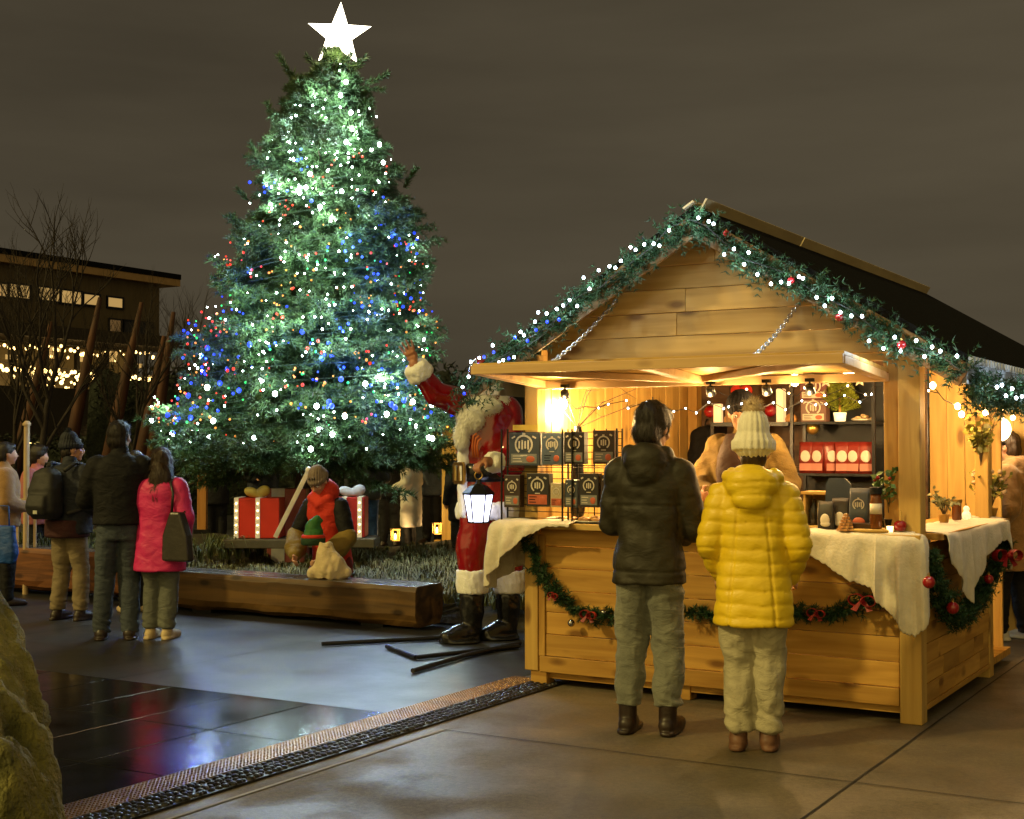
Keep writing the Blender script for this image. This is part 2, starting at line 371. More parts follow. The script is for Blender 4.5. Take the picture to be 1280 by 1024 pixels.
    def trousers(s, mat, bulk=1.0, amp=.007, hem=.06, seed=3, top=True, extra=None):
        mb = MB(); k = s.k; P = s.P
        mb.loft([s.ring(.80, .155 * bulk, .115 * bulk), s.ring(.9, .168 * min(bulk, 1.06), .122 * min(bulk, 1.04), -.004)] + ([s.ring(1.0, .155, .12), s.ring(1.04, .15, .11)] if top else []))
        for i, sg in enumerate((-1, 1)):
            fx, fy = s.feet[i]
            kn = P((sg * .09 + fx) / 2, fy / 2 + .025, .49)
            mb.limb([P(sg * .085, -.005, .86), (P(sg * .085, -.005, .86) + kn) / 2, kn, (kn + P(fx, fy - .01, .1)) / 2, P(fx, fy - .01, hem + .05)], [r * k * bulk for r in (.094 / max(1, bulk ** .5), .090, .076, .074, .070)])
            p = P(fx, fy - .01, hem); mb.tube([p, p + V((0, 0, .1 * k))], .069 * k * bulk, 14)
        return blob('trousers', mb, mat, s.body, s.vox * 1.05, 3, wrinkle(amp, 9, 17, seed, legs=True, extra=extra))
    def shoes(s, mat, name='shoe', high=.09, big=1.0):
        k = s.k; P = s.P
        for i, sg in enumerate((-1, 1)):
            fx, fy = s.feet[i]; mb = MB(); t = sg * .12
            mb.limb([P(fx, fy - .045, .05), P(fx + t * .1, fy + .06, .045), P(fx + t * .18, fy + .165, .036)], [.048 * k * big, .05 * k * big, .036 * k * big])
            mb.limb([P(fx, fy - .02, .05), P(fx, fy - .02, high)], [.05 * k * big, .05 * k * big])
            mb.loft([(fx * k + t * .06, (fy + .055) * k, z, .05 * k * big, .16 * k * big) for z in (.003, .025)], p=3)
            def flat(co, no):
                co[:, 2] = np.maximum(co[:, 2], .002); return co
            blob(name, mb, mat, s.body, .008 if s.vox < .02 else .016, 2, flat)
    def hair(s, mat, long=0, vol=1.0, seed=5, strands=False):
        mb = MB(); k = s.k * vol; T = lambda x, y, z: s.hc + s.hrot @ V((x * k, y * k, z * k)); rot = s.hrot
        mb.ell(T(0, -.022, .038), (.087 * k, .100 * k, .098 * k), rot); mb.ell(T(0, -.05, -.02), (.078 * k, .066 * k, .085 * k), rot)
        mb.ell(T(0, .045, .088), (.06 * k, .04 * k, .03 * k), rot)
        if long:
            mb.ell(T(0, -.06, -.06), (.09 * k, .07 * k, .12 * k), rot); mb.ell(T(0, -.12, -.17 * long), (.10 * k, .055 * k, .16 * k * long), rot); mb.ell(T(-.03, -.145, -.30 * long), (.06 * k, .04 * k, .10 * k * long), rot)
            for sg in (-1, 1): mb.limb([T(sg * .07, .01, .02), T(sg * .08, -.01, -.14 * long)], [.028 * k, .03 * k])
        h = blob('hair', mb, mat, s.body, .009 if s.vox < .02 else .016, 2, wrinkle(.008, 45, 9, seed))
        if strands: fuzz(h, 2600, (.085 if long else .042) * s.k, .0016, mat, 'strands', 1, .12, seed)
        return h
    def beanie(s, mat, pom=None, tall=.06, name='beanie', puff=.05, cuff=True, vol=1.0):
        mb = MB(); k = s.k * vol; T = lambda x, y, z: s.hc + s.hrot @ V((x * k, y * k, z * k)); rot = s.hrot
        mb.ell(T(0, -.022, .05), (.091 * k, .108 * k, .09 * k), rot); mb.ell(T(0, -.032, .08 + tall * .5), (.074 * k, .086 * k, (.06 + tall * .6) * k), rot)
        if cuff: mb.lathe([(.085, 0), (.1, .004), (.102, .045), (.09, .055)], T(0, -.016, .012), 24, rot @ Mx.Scale(k, 3), 1, 1.13)
        def rib(co, no):
            c = np.array(s.hc); a = np.arctan2(co[:, 1] - c[1], co[:, 0] - c[0]); return co + no * (.0035 * np.sin(a * 26))[:, None]
        h = blob(name, mb, mat, s.body, .008 if s.vox < .02 else .016, 2, rib)
        if pom:
            m = MB(); c = T(0, -.045, .135 + tall * 1.1)
            vs = []; n = 700
            d = rng.normal(size=(n, 3)); d /= np.linalg.norm(d, axis=1)[:, None]
            for q in d:
                q = V(q); t = q.orthogonal().normalized() * .0035 * k; b = c + q * (.012 * k); e = c + q * (puff * k * random.uniform(.75, 1.1)); u = q.cross(t)
                m.add([b + t, b - t, e], [(0, 1, 2)]); m.add([b + u, b - u, e], [(0, 1, 2)])
            m.ell(c, puff * .7 * k); m.build('pompom', pom, h)
        return h
EYEW = pm('eye_white', (.7, .68, .62), rough=.3, bump=0); EYED = pm('eye_dark', (.03, .02, .015), rough=.2, bump=0)
# ================================================================== PEOPLE
SC = V((2.335, 7.83, 0)); SROT = R(-30.67)
SM = Mx.Translation(SC) @ Mx.Rotation(SROT, 4, 'Z')        # market stall frame: x along the front to the right, y back
def SW(x, y, z=0): return SM @ V((x, y, z))

fab_olive = pm('olive_shell_fabric', (.026, .022, .011), (.015, .013, .007), 6, rough=.6, bump=.12, bscale=60, spec=.35)
fab_jean = pm('washed_grey_denim', (.20, .205, .165), (.11, .115, .095), 5, (1, 1, .4), rough=.85, bump=.3, bscale=160, sheen=.2)
fab_yellow = pm('mustard_quilt_nylon', (.78, .56, .018), (.70, .48, .014), 7, rough=.42, bump=.2, bscale=38, spec=.45, bstretch=(1, 1, 2))
fab_khaki = pm('pale_khaki_cotton', (.42, .38, .26), (.31, .28, .18), 6, rough=.85, bump=.25, bscale=120)
knit_cream = pm('cream_knit', (.86, .82, .70), (.78, .73, .60), 30, rough=.9, bump=.4, bscale=150)
pom_fur = pm('tan_fur', (.68, .52, .33), (.52, .38, .22), 30, rough=.9, bump=0)
hair_dark = pm('dark_hair', (.018, .011, .007), (.008, .005, .003), 30, (6, 6, .6), rough=.42, bump=.5, bscale=60, bstretch=(5, 5, .4))
hair_brown = pm('brown_hair', (.05, .026, .013), (.02, .011, .006), 30, (6, 6, .6), rough=.42, bump=.5, bscale=60, bstretch=(5, 5, .4))
leather_dk = pm('dark_boot_leather', (.03, .018, .012), (.018, .01, .007), 20, rough=.4, bump=.2, bscale=60)
leather_tan = pm('tan_boot_leather', (.16, .075, .04), (.10, .046, .025), 18, rough=.55, bump=.2, bscale=60)
fab_black = pm('black_cloth', (.008, .008, .009), (.004, .004, .005), 8, rough=.75, bump=.2, bscale=60, spec=.25)
fab_navy = pm('navy_cloth', (.016, .02, .034), (.009, .012, .02), 8, rough=.75, bump=.2, bscale=60)
fab_maroon = pm('maroon_cloth', (.05, .012, .015), (.03, .008, .01), 8, rough=.8, bump=.2)
fab_tanpants = pm('tan_trouser_cloth', (.22, .17, .1), (.15, .115, .065), 6, rough=.85, bump=.2)
fab_bluejean = pm('dark_blue_denim', (.055, .07, .09), (.028, .036, .048), 5, (1, 1, .4), rough=.85, bump=.25, bscale=140)
fab_pink = pm('magenta_shell', (.62, .022, .16), (.5, .016, .12), 6, rough=.55, bump=.12, bscale=50)
fab_greyjean = pm('grey_green_denim', (.13, .14, .12), (.085, .09, .08), 5, (1, 1, .4), rough=.85, bump=.25, bscale=140)
sneaker_tan = pm('pale_tan_canvas', (.55, .43, .25), (.42, .32, .18), 14, rough=.7, bump=.15)
fab_tan = pm('tan_wool', (.34, .20, .085), (.25, .14, .055), 10, rough=.9, bump=.3, bscale=110, sheen=.3)
fab_apron = pm('dark_brown_cloth', (.05, .026, .02), (.034, .018, .014), 8, rough=.8)
fab_rose = pm('dusty_rose_shell', (.36, .11, .10), (.28, .08, .075), 8, rough=.7)
fab_peach = pm('peach_shell', (.62, .22, .16), (.5, .17, .12), 8, rough=.7)
fab_white = pm('off_white_quilt', (.75, .70, .62), (.62, .57, .5), 8, rough=.6)
fab_bluejean2 = pm('bright_blue_denim', (.05, .13, .36), (.03, .085, .25), 8, rough=.8)
fab_steel = pm('slate_jacket', (.05, .06, .08), (.03, .04, .055), 8, rough=.7)
fab_red = pm('red_felt', (.58, .035, .015), (.45, .022, .01), 10, rough=.8, bump=.2, bscale=90)
fab_dred = pm('dark_red_felt', (.17, .014, .012), (.11, .01, .008), 10, rough=.8, bump=.2)
fab_ochre = pm('olive_ochre_cloth', (.22, .15, .03), (.15, .10, .02), 8, rough=.85, bump=.25)
knit_grey = pm('grey_brown_knit', (.22, .17, .13), (.15, .11, .085), 40, rough=.9, bump=.4, bscale=150)
webbing = pm('black_webbing', (.016, .016, .018), rough=.6, bump=.2, bscale=200)
metal_dk = pm('dark_metal', (.03, .03, .032), rough=.35, metal=.8, bump=.05)
metal_br = pm('brass', (.65, .42, .13), rough=.3, metal=1, bump=.05)

# --- customer in the olive jacket
g = gnd(812, 917); pO = Person('person in a dark olive jacket and grey-green trousers, bareheaded, at the stall counter', g, R(-20), 1.80, arms=(((-.225, .05, 1.12), (-.10, .27, 1.08), (.5, .8, -.1)), ((.235, .04, 1.10), (.12, .25, 1.04), (-.5, .8, -.1))), lean=.06, hyaw=-22, hpitch=-14, feet=((-.115, 0), (.10, .02)), hx=.01, vox=.0095)
pO.jacket(fab_olive, hem=.805, bulk=.97, hood=.95, quilt=.006, period=.21, amp=.010, sleeve=1.02, flare=1.08, extra=jacket_seams)
pO.trousers(fab_jean, 1.13, .014, hem=.15, extra=jean_detail); pO.shoes(leather_dk, 'boot', .17); pO.hair(hair_dark, 0, 1.15, strands=True)
# --- customer in the yellow coat
g = gnd(943, 937); pY = Person('person in a long mustard yellow quilted coat and cream bobble hat at the stall counter', g, R(-14), 1.655, arms=(((-.242, -.03, 1.13), (-.19, .12, .95), (-.4, .7, -.4)), ((.25, -.03, 1.13), (.19, .12, .95), (.4, .7, -.4))), lean=.03, feet=((-.085, 0), (.075, .03)), hpitch=-4, vox=.009)
pY.jacket(fab_yellow, hem=.69, bulk=1.03, flare=1.14, quilt=.013, period=.074, hood=1.12, amp=.006, sleeve=1.0, seed=8, extra=coat_seams)
pY.trousers(fab_khaki, 1.2, .016, hem=.11, seed=6, top=False); pY.shoes(leather_tan, 'boot', .13); pY.hair(hair_brown, 0, .95)
pY.beanie(knit_cream, pom_fur, .07, 'bobble_hat', .062, vol=1.2)
# --- vendor behind the counter
vl = on_plane(936, 560, SM, 1.05); vp = SW(vl.x, 1.05, .10)
pV = Person('stall keeper in a tan jacket, brown apron and dark cap, leaning over the counter', vp, SROT + R(180), 1.83, arms=((( -.30, .05, 1.16), (-.16, .34, 1.10), (.3, .8, -.2)), ((.31, .05, 1.16), (.17, .34, 1.12), (-.3, .8, -.2))), lean=.16, hpitch=-24, hyaw=20, skin=SKIND, eyes=True)
pV.jacket(pm('brown_tan_canvas', (.135, .085, .016), (.085, .052, .010), 10, rough=.9, bump=.3, bscale=110), hem=.85, bulk=1.2, amp=.018, seed=12); pV.trousers(fab_black, 1.1); pV.shoes(leather_dk); pV.hair(hair_dark, 0, .96)
pV.beanie(fab_black, None, .0, 'cap', cuff=False, vol=1.05)
mb = MB(); mb.loft([pV.ring(z, a, b, .035) for z, a, b in ((.6, .19, .13), (1.0, .19, .135), (1.25, .18, .205), (1.36, .15, .215), (1.44, .11, .19), (1.5, .09, .14))]); blob('apron', mb, fab_apron, pV.body, .015, 3, wrinkle(.006))
# --- left group
g = gnd(148, 799); pVest = Person('person in a black jacket and dark jeans with short dark hair, in the left group', g, R(12), 1.77, arms=('fold', 'fold'), hyaw=-25, feet=((-.13, .0), (.09, -.02)))
pVest.jacket(fab_black, hem=.93, bulk=1.1, amp=.007, name='vest', seed=21); pVest.trousers(fab_bluejean, 1.08, seed=22, extra=jean_detail); pVest.shoes(leather_dk, 'boot', .14, 1.1); pVest.hair(hair_dark, 0, 1.04, strands=True)
g = gnd(199, 799); pPink = Person('person with long brown hair in a magenta knee-length coat and grey jeans, back turned', g, R(-10), 1.555, arms=('pocket', 'pocket'), feet=((-.075, 0), (.085, 0)), hyaw=20)
pPink.jacket(fab_pink, hem=.63, bulk=1.13, flare=1.12, amp=.008, seed=31); pPink.trousers(fab_greyjean, 1.1, seed=33, hem=.11); pPink.shoes(sneaker_tan, 'shoe', .08); pPink.hair(hair_brown, .9, 1.03, strands=True)
def shoulder_bag():
    k = pPink.k; t = thing('shoulder_bag', 'tall black leather shoulder bag hanging from the shoulder of the magenta coat', 'bag', pPink.body.location.copy(), R(-10))
    mb = MB(); c = V((.20, -.13, .86)); mt = pm('black_leather', (.03, .026, .022), (.02, .017, .014), 10, rough=.33, bump=.25, bscale=30)
    mb.prism([(-.12, -.21), (.15, -.21), (.13, .0), (.06, .19), (-.04, .19), (-.11, .0)], -.045, .045)
    for i, p in enumerate(mb.v): mb.v[i] = tuple(c + Mx.Rotation(R(-14), 3, 'Z') @ V(p))
    mb.build('bag_body', mt, t, bevel=.018, fixn=True)
    s = MB(); s.tube([c + V((-.04, -.0, .18)), c + V((-.03, .0, .34)), V((.13, -.09, 1.29)), V((.135, 0, 1.325)), V((.14, .1, 1.25)), c + V((.03, .1, .30)), c + V((.06, .02, .18))], .012, 8); s.build('strap', mt, t, True)
shoulder_bag()
g = gnd(86, 776); pBack = Person('person with a dark backpack and navy bobble hat, dark coat and tan trousers, back turned', g, R(-25), 1.655, arms=('front', 'front'), feet=((-.13, 0), (.11, .05)), hyaw=-35)
pBack.jacket(fab_navy, hem=.83, bulk=1.22, amp=.009, seed=41); pBack.trousers(fab_tanpants, 1.1, seed=43, hem=.1); pBack.shoes(leather_dk, 'shoe', .1); pBack.hair(hair_dark, 0, .95); pBack.beanie(fab_navy, fab_navy, .04, 'bobble_hat', .045)
mb = MB(); mb.loft([pBack.ring(z, a, .19, -.03) for z, a in ((.80, .21), (.9, .208), (.97, .20))]); blob('coat_lining', mb, fab_maroon, pBack.body, .014, 2)
def backpack():
    t = thing('backpack', 'dark grey backpack with small pale tag on the back of the navy hatted person', 'backpack', pBack.body.location.copy(), R(-25))
    mt = pm('dark_grey_nylon', (.022, .021, .02), (.013, .013, .013), 10, rough=.65, bump=.25, bscale=120)
    mb = MB(); mb.loft([(-.03, -.26, .93, .12, .08), (-.03, -.275, 1.0, .155, .11), (-.03, -.27, 1.2, .15, .105), (-.03, -.25, 1.34, .12, .09), (-.03, -.24, 1.39, .05, .05)], p=3.2)
    mb.loft([(-.03, -.37, .97, .1, .03), (-.03, -.385, 1.05, .115, .05), (-.03, -.37, 1.15, .1, .03)], p=3.2)
    blob('pack_body', mb, mt, t, .012, 3, wrinkle(.006, seed=50))
    m = MB(); m.box((.01, -.437, 1.0), (.045, .006, .03)); m.build('tag', pm('pale_label', (.5, .5, .42), bump=0), t)
    for sg in (-1, 1):
        s = MB(); s.tube([(sg * .12, -.2, 1.36), (sg * .14, -.08, 1.43), (sg * .15, .06, 1.4), (sg * .17, .14, 1.26), (sg * .2, .0, 1.02), (sg * .15, -.2, .98)], .02, 8); s.build('strap', mt, t, True)
    s = MB(); s.tube([(-.06, -.25, 1.38), (-.05, -.25, 1.43), (.0, -.25, 1.43), (.01, -.25, 1.38)], .009, 8); s.build('carry_handle', webbing, t, True)
backpack()
g = gnd(168, 766); pP = Person('person in a peach jacket and black trousers half hidden behind the black vest', g, R(30), 1.52, arms=('down', 'front'), vox=.02)
pP.jacket(fab_peach, hem=.85, bulk=1.12); pP.trousers(fab_black, 1.1); pP.shoes(sneaker_tan); pP.hair(hair_dark, 0, 1.05)
p = at(4, 700, 13.6); pT = Person('person in a tan coat with dark hair at the far left edge', V((p.x, p.y, 0)), R(-60), 1.60, arms=('pocket', 'front'), vox=.02)
pT.jacket(fab_tan, hem=.85, bulk=1.15); pT.trousers(fab_black, 1.1); pT.shoes(leather_dk); pT.hair(hair_dark, 0, 1.05)
def blue_bag():
    p = at(3, 678, 13.2); t = thing('carrier_bag', 'bright blue cloth carrier bag held at the far left edge', 'bag', (p.x, p.y, p.z - .2), R(-20)); mt = pm('blue_cloth', (.01, .07, .30), (.008, .05, .22), 10, rough=.6, bump=.3, bscale=30)
    mb = MB(); mb.loft([(0, 0, 0, .15, .06), (0, 0, .1, .17, .07), (0, 0, .36, .14, .04)], p=3); blob('bag_body', mb, mt, t, .015, 2, wrinkle(.006, 14, 14))
    s = MB(); s.tube([(-.08, 0, .35), (-.07, 0, .55), (.07, 0, .55), (.08, 0, .35)], .008, 6); s.build('handle', mt, t, True)
blue_bag()
p = at(47, 600, 15.2); pR = Person('person in a dusty rose jacket with black hair, half hidden by the pale sign pole', V((p.x, p.y, .0)), R(-100), 1.56, arms=('front', 'front'), vox=.02)
pR.jacket(fab_rose, hem=.8, bulk=1.15); pR.trousers(fab_black, 1.1); pR.shoes(leather_dk); pR.hair(hair_dark, 0, 1.18)
# --- people beyond the tree
def bystander(px, Y, label, H, yaw, top, legs, hem=.85, arms=('down', 'front'), hair=hair_dark, bulk=1.15, quilt=0):
    p = at(px, 600, Y); q = Person(label, V((p.x, p.y, 0)), R(yaw), H, arms=arms, vox=.024, group=None)
    q.jacket(top, hem=hem, bulk=bulk, quilt=quilt, period=.12); q.trousers(legs, 1.1); q.shoes(leather_dk); q.hair(hair, 0, 1.06); return q
bystander(514, 20.2, 'person in a long off-white padded coat standing beyond the tree', 1.58, 75, fab_white, fab_black, .42, ('front', 'front'), quilt=.012)
bystander(458, 19.5, 'person in a slate jacket and bright blue jeans standing beyond the right present', 1.72, 20, fab_steel, fab_bluejean2, .82)
bystander(487, 21.5, 'person in dark clothes standing between the blue jeans and the off-white coat', 1.66, -10, fab_black, fab_black, .8)
bystander(541, 22, 'person in a dark slate jacket standing right of the off-white coat', 1.7, 150, fab_steel, fab_black, .8)
bystander(578, 18.5, 'person in a navy coat standing behind the legs of the red suited figure', 1.62, 40, fab_navy, fab_navy, .6)
bystander(270, 21, 'person in black standing behind the left present under the tree', 1.66, 10, fab_black, fab_black, .7)
bystander(325, 22.5, 'person in a navy jacket standing in the dark behind the tree trunk', 1.7, -160, fab_navy, fab_black, .8)
# --- right edge
g = gnd(1268, 800); pC = Person('person in a long tan hooded coat, black trousers and pale trainers at the right edge', g, R(55), 1.68, arms=('pocket', 'front'), feet=((-.12, .1), (.1, -.06)), lean=.03, hpitch=-10)
pC.jacket(fab_tan, hem=.60, bulk=1.2, flare=1.05, hood=1.0, seed=61); pC.trousers(fab_black, 1.05); pC.shoes(pm('white_trainer', (.55, .53, .5), rough=.6), 'trainer', .08); pC.hair(hair_brown, 0, 1.05)
pB_loc = at(1243, 700, 11.9); pB = Person('person in a navy jacket behind the side counter, next to the tan coat', V((pB_loc.x, pB_loc.y, 0)), R(70), 1.58, arms=('front', 'front'), vox=.016)
pB.jacket(fab_navy, hem=.8, bulk=1.1); pB.trousers(fab_black, 1.05); pB.shoes(leather_dk); pB.hair(hair_brown, 0, 1.06)

# --- helper kneeling behind the bench with a sack
def helper():
    g = at(416, 700, 13.05); yaw = R(180 - 28)      # faces the camera, turned to the right of the picture
    loc = V((g.x, g.y, -.36))
    q = Person('kneeling person in a red hooded tabard and grey knit cap behind the log bench', loc, yaw, 1.72, lean=.30, hpitch=-42, hyaw=0, legs=False, eyes=True, vox=.01, skin=SKIN,
               arms=(((-.30, .13, 1.12), (-.18, .40, .93), (.35, .75, -.5)), ((.30, .13, 1.12), (.10, .46, .93), (-.35, .75, -.5))), feet=((-.12, 0), (.12, 0)))
    k = q.k; P = q.P
    mb = MB(); mb.loft([q.ring(.70, .21, .17), q.ring(.85, .20, .16), q.ring(1.08, .19, .15), q.ring(1.3, .2, .145), q.ring(1.42, .18, .12), q.ring(1.48, .12, .1)]); mb.ell(P(0, -.05, 1.53), (.14, .12, .13)); mb.limb([P(-.1, .04, 1.48), P(0, .1, 1.42), P(.1, .04, 1.48)], [.05, .05, .05])
    blob('tabard', mb, fab_red, q.body, .013, 3, wrinkle(.008, seed=71))
    for i, sg in enumerate((-1, 1)):
        e, w, hd = q.A[i]
        mb = MB(); mb.limb([P(sg * .17, -.01, 1.40), (P(sg * .17, -.01, 1.4) + P(*e)) / 2, P(*e)], [.085, .083, .075]); blob('sleeve', mb, fab_black, q.body, .012, 3, wrinkle(.006, seed=72))
        mb = MB(); a = P(*e); b = P(*w); mb.limb([a - V((0, 0, .01)), (a + b) / 2 + V((0, 0, -.02)), b - (b - a) * .1], [.095, .108, .065]); blob('gauntlet', mb, fab_ochre, q.body, .012, 3, wrinkle(.008, seed=73 + i))
    mb = MB()
    for sg in (-1, 1): mb.limb([P(sg * .1, 0, .82), P(sg * .16, .30, .42), P(sg * .16, -.12, .26)], [.12, .095, .07])
    mb.loft([q.ring(.68, .19, .16), q.ring(.88, .2, .15), q.ring(.98, .18, .14)]); blob('trousers', mb, fab_dred, q.body, .014, 3, wrinkle(.008))
    for sg in (-1, 1):
        mb = MB(); mb.limb([P(sg * .16, -.14, .25), P(sg * .16, -.3, .25)], [.06, .05]); blob('boot', mb, leather_dk, q.body, .012, 2)
    q.hair(hair_dark, 0, .93); q.beanie(knit_grey, None, .015, 'knit_cap')
    return q
helper()

# --- tall waving figure in a glossy red suit (screen-aligned axes at 11.2 m; looks to the lower left of the picture)
def red_figure():
    Y = 11.2; A = lambda px, py, dy=0: at(px, py, Y + dy)
    base = V((A(606, 800).x, Y, 0)); L = lambda px, py, dy=0: A(px, py, dy) - base
    vinyl = pm('glossy_red_vinyl', (.28, .004, .008), (.22, .003, .005), 5, rough=.13, bump=.3, bscale=9, spec=.55, coat=.35, bdist=.02)
    fur = pm('white_plush', (.90, .90, .89), (.84, .84, .83), 40, rough=.95, bump=.5, bscale=90, sheen=.4)
    f = V((-.80, -.60, 0))                      # facing
    sk = pm('painted_skin', (.42, .19, .11), (.34, .15, .085), 12, rough=.45, bump=.1)
    mb = MB(); sh_r = L(588, 508, -.03); el_r = L(543, 492, -.22); wr_r = L(517, 455, -.32)
    sh_l = L(634, 515, .06); el_l = L(640, 580, -.14); wr_l = L(606, 577, -.40)
    hc = L(603, 468, -.06); rot = Mx.Rotation(R(127), 3, 'Z')
    mb.limb([L(606, 520), L(604, 482, -.03)], [.09, .075])
    mb.loft([(L(606, 640).x, 0, L(606, 640).z, .2, .17), (L(606, 590).x, 0, L(606, 590).z, .2, .17), (L(607, 530).x, 0, L(606, 530).z, .21, .16), (L(607, 500).x, 0, L(606, 500).z, .15, .11)])
    mb.limb([sh_r, el_r, wr_r], [.075, .055, .04]); mb.limb([sh_l, el_l, wr_l], [.075, .055, .04])
    hand(mb, wr_r, L(506, 425, -.34) - wr_r, (-.6, -.8, 0), 1, .10, 1.25, 2.4)
    hand(mb, wr_l, L(596, 582, -.47) - wr_l, (0, -.2, -1), 1, .75, 1.1)
    for px, dy in ((591, -.08), (636, .1)):
        mb.limb([L(px + (606 - px) * .3, 655, dy), L(px, 700, dy), L(px - 1, 790, dy)], [.12, .09, .07])
    fig = blob('waving_figure', mb, sk, None, .008, 2); fig.location = base
    tag(fig, 'tall waving figure in a glossy red suit with white plush trim and black boots', 'costumed figure')
    # hood pulled up over the head
    mb = MB(); mb.ell(hc + V((.02, .0, .01)), (.135, .145, .15)); mb.limb([hc + V((.02, .03, -.02)), L(610, 505, .02)], [.125, .13]); blob('hood', mb, vinyl, fig, .012, 3, wrinkle(.008, 8, 8, 87))
    # tunic
    mb = MB(); z = lambda py: L(600, py).z
    mb.loft([(L(609, 638).x, 0, z(640), .235, .215), (L(608, 610).x, 0, z(612), .245, .22), (L(607, 585).x, 0, z(585), .232, .205), (L(608, 550).x, 0, z(550), .25, .20), (L(609, 515).x, 0, z(518), .235, .17), (L(609, 500).x, 0, z(502), .15, .12)], p=2.1)
    mb.limb([sh_r, (sh_r + el_r) / 2, el_r, (el_r + wr_r) / 2, wr_r + (el_r - wr_r) * .42], [.13, .115, .1, .09, .08]); mb.limb([sh_l, el_l, (el_l + wr_l) / 2, wr_l + (el_l - wr_l) * .4], [.13, .115, .09, .08])
    blob('tunic', mb, vinyl, fig, .014, 3, wrinkle(.014, 7, 9, 81))
    mb = MB(); mb.loft([(L(609, 640).x, 0, z(649), .25, .23), (L(609, 638).x, 0, z(645), .262, .242), (L(609, 632).x, 0, z(630), .258, .238), (L(609, 628).x, 0, z(626), .235, .21)], p=2.1)
    blob('hem_trim', mb, fur, fig, .012, 3, wrinkle(.008, 30, 30, 5))
    # front trim running down the facing side
    mb = MB(); q = [(L(609, 520).x, z(540), .245), (L(608, 550).x, z(560), .238), (L(607, 585).x, z(590), .232), (L(608, 610).x, z(615), .238), (L(609, 638).x, z(640), .24)]
    mb.limb([V((x, 0, zz)) + f * r * .93 for x, zz, r in q], [.055] * 5); blob('front_trim', mb, fur, fig, .012, 3, wrinkle(.008, 30, 30, 7))
    # collar of long plush
    mb = MB(); mb.ell(L(602, 510, -.08), (.17, .15, .09)); mb.ell(L(588, 524, -.17), (.11, .10, .11)); mb.ell(L(577, 545, -.20), (.06, .06, .12)); mb.limb([L(580, 505, -.1), L(605, 495, .05), L(626, 503, .0)], [.09, .09, .08]); mb.ell(L(606, 492, -.02), (.13, .12, .07))
    pc = blob('plush_collar', mb, fur, fig, .012, 4, wrinkle(.010, 16, 14, 9)); fuzz(pc, 9000, .035, .0022, fur, 'pile', .6, .7, 3)
    # belt, buckle
    m = MB(); cx = L(607, 585).x; m.lathe([(.232, z(602)), (.252, z(601)), (.255, z(590)), (.252, z(580)), (.232, z(579))], (cx, 0, 0), 40, None, 1, .885); m.build('belt', pm('black_patent', (.012, .012, .013), rough=.2, bump=.05), fig, True)
    bk = V((cx, 0, z(591))) + f * .262; m = MB(); sx = V((-.6, .8, 0)); 
    for a, b in (((-1, -1), (1, -1)), ((1, -1), (1, 1)), ((1, 1), (-1, 1)), ((-1, 1), (-1, -1)), ((0, -1), (0, 1))):
        m.bar(bk + sx * (a[0] * .065) + V((0, 0, a[1] * .075)), bk + sx * (b[0] * .065) + V((0, 0, b[1] * .075)), .03, .022, f)
    m.build('buckle', metal_br, fig, bevel=.004)
    m = MB(); a, b = wr_r, wr_r + (el_r - wr_r).normalized() * .14; m.tube([a, a * .8 + b * .2, b * .8 + a * .2, b], [.085, .105, .115, .1], 20); blob('cuff', m, fur, fig, .012, 2, wrinkle(.008, 30, 30, 11))
    m = MB(); a = wr_l + (wr_l - el_l).normalized() * .0; a = wr_l + (el_l - wr_l).normalized() * .05; b = wr_l + (el_l - wr_l).normalized() * .17; m.tube([a, a * .8 + b * .2, b * .8 + a * .2, b], [.07, .085, .09, .085], 20); blob('cuff', m, fur, fig, .012, 2, wrinkle(.008, 30, 30, 12))
    for px, dy in ((591, -.08), (636, .1)):
        m = MB(); top = L(px + (606 - px) * .35, 640, dy); m.limb([top, L(px, 685, dy), L(px, 708, dy)], [.14, .135, .122]); blob('trouser_leg', m, vinyl, fig, .014, 3, wrinkle(.016, 8, 10, 83 + px))
        c = L(px, 727, dy); m = MB(); m.lathe([(.11, -.095), (.128, -.09), (.138, 0), (.135, .09), (.12, .1)], c, 24); blob('boot_cuff', m, fur, fig, .012, 2, wrinkle(.007, 30, 30, 13))
        m = MB(); b0 = L(px - 1, 745, dy); an = V((b0.x, b0.y, .12)); m.limb([b0, (b0 + an) / 2, an], [.105, .1, .085]); toe = f * .2 if px < 600 else f * .17
        m.limb([V((an.x, an.y, .075)), V((an.x, an.y, .07)) + toe * .6, V((an.x, an.y, .055)) + toe * 1.2], [.08, .085, .06])
        m.loft([(an.x + toe.x * .6, an.y + toe.y * .6, zz, .17, .14) for zz in (.004, .03)])
        blob('boot', m, pm('black_boot_vinyl', (.012, .012, .013), rough=.22, bump=.3, bscale=10, coat=.3, bdist=.02), fig, .012, 2, wrinkle(.008, 9, 20, 85))
    # lantern held in the hand
    lt = thing('hand_lantern', 'lit six sided lantern with dark frame hanging from the hand of the red suited figure', 'lantern', base + L(598, 652, -.47))
    glow = em('lantern_glass', (.72, .74, 1.0), 5.5, True); h = L(0, 620).z - L(0, 652).z
    m = MB(); m.lathe([(.075, 0), (.112, h)], (0, 0, 0), 6); m.build('lantern_glass', glow, lt)
    m = MB()
    for i in range(6):
        t = math.pi * i / 3; m.bar((.078 * math.cos(t), .078 * math.sin(t), -.005), (.116 * math.cos(t), .116 * math.sin(t), h), .009, .009)
    m.lathe([(.085, -.012), (.085, 0)], n=6); m.lathe([(.125, h), (.125, h + .012)], n=6); m.build('lantern_frame', metal_dk, lt)
    m = MB(); m.lathe([(.13, h + .012), (.07, h + .07), (.03, h + .085), (.012, h + .12)], n=6); m.build('lantern_cap', metal_dk, lt)
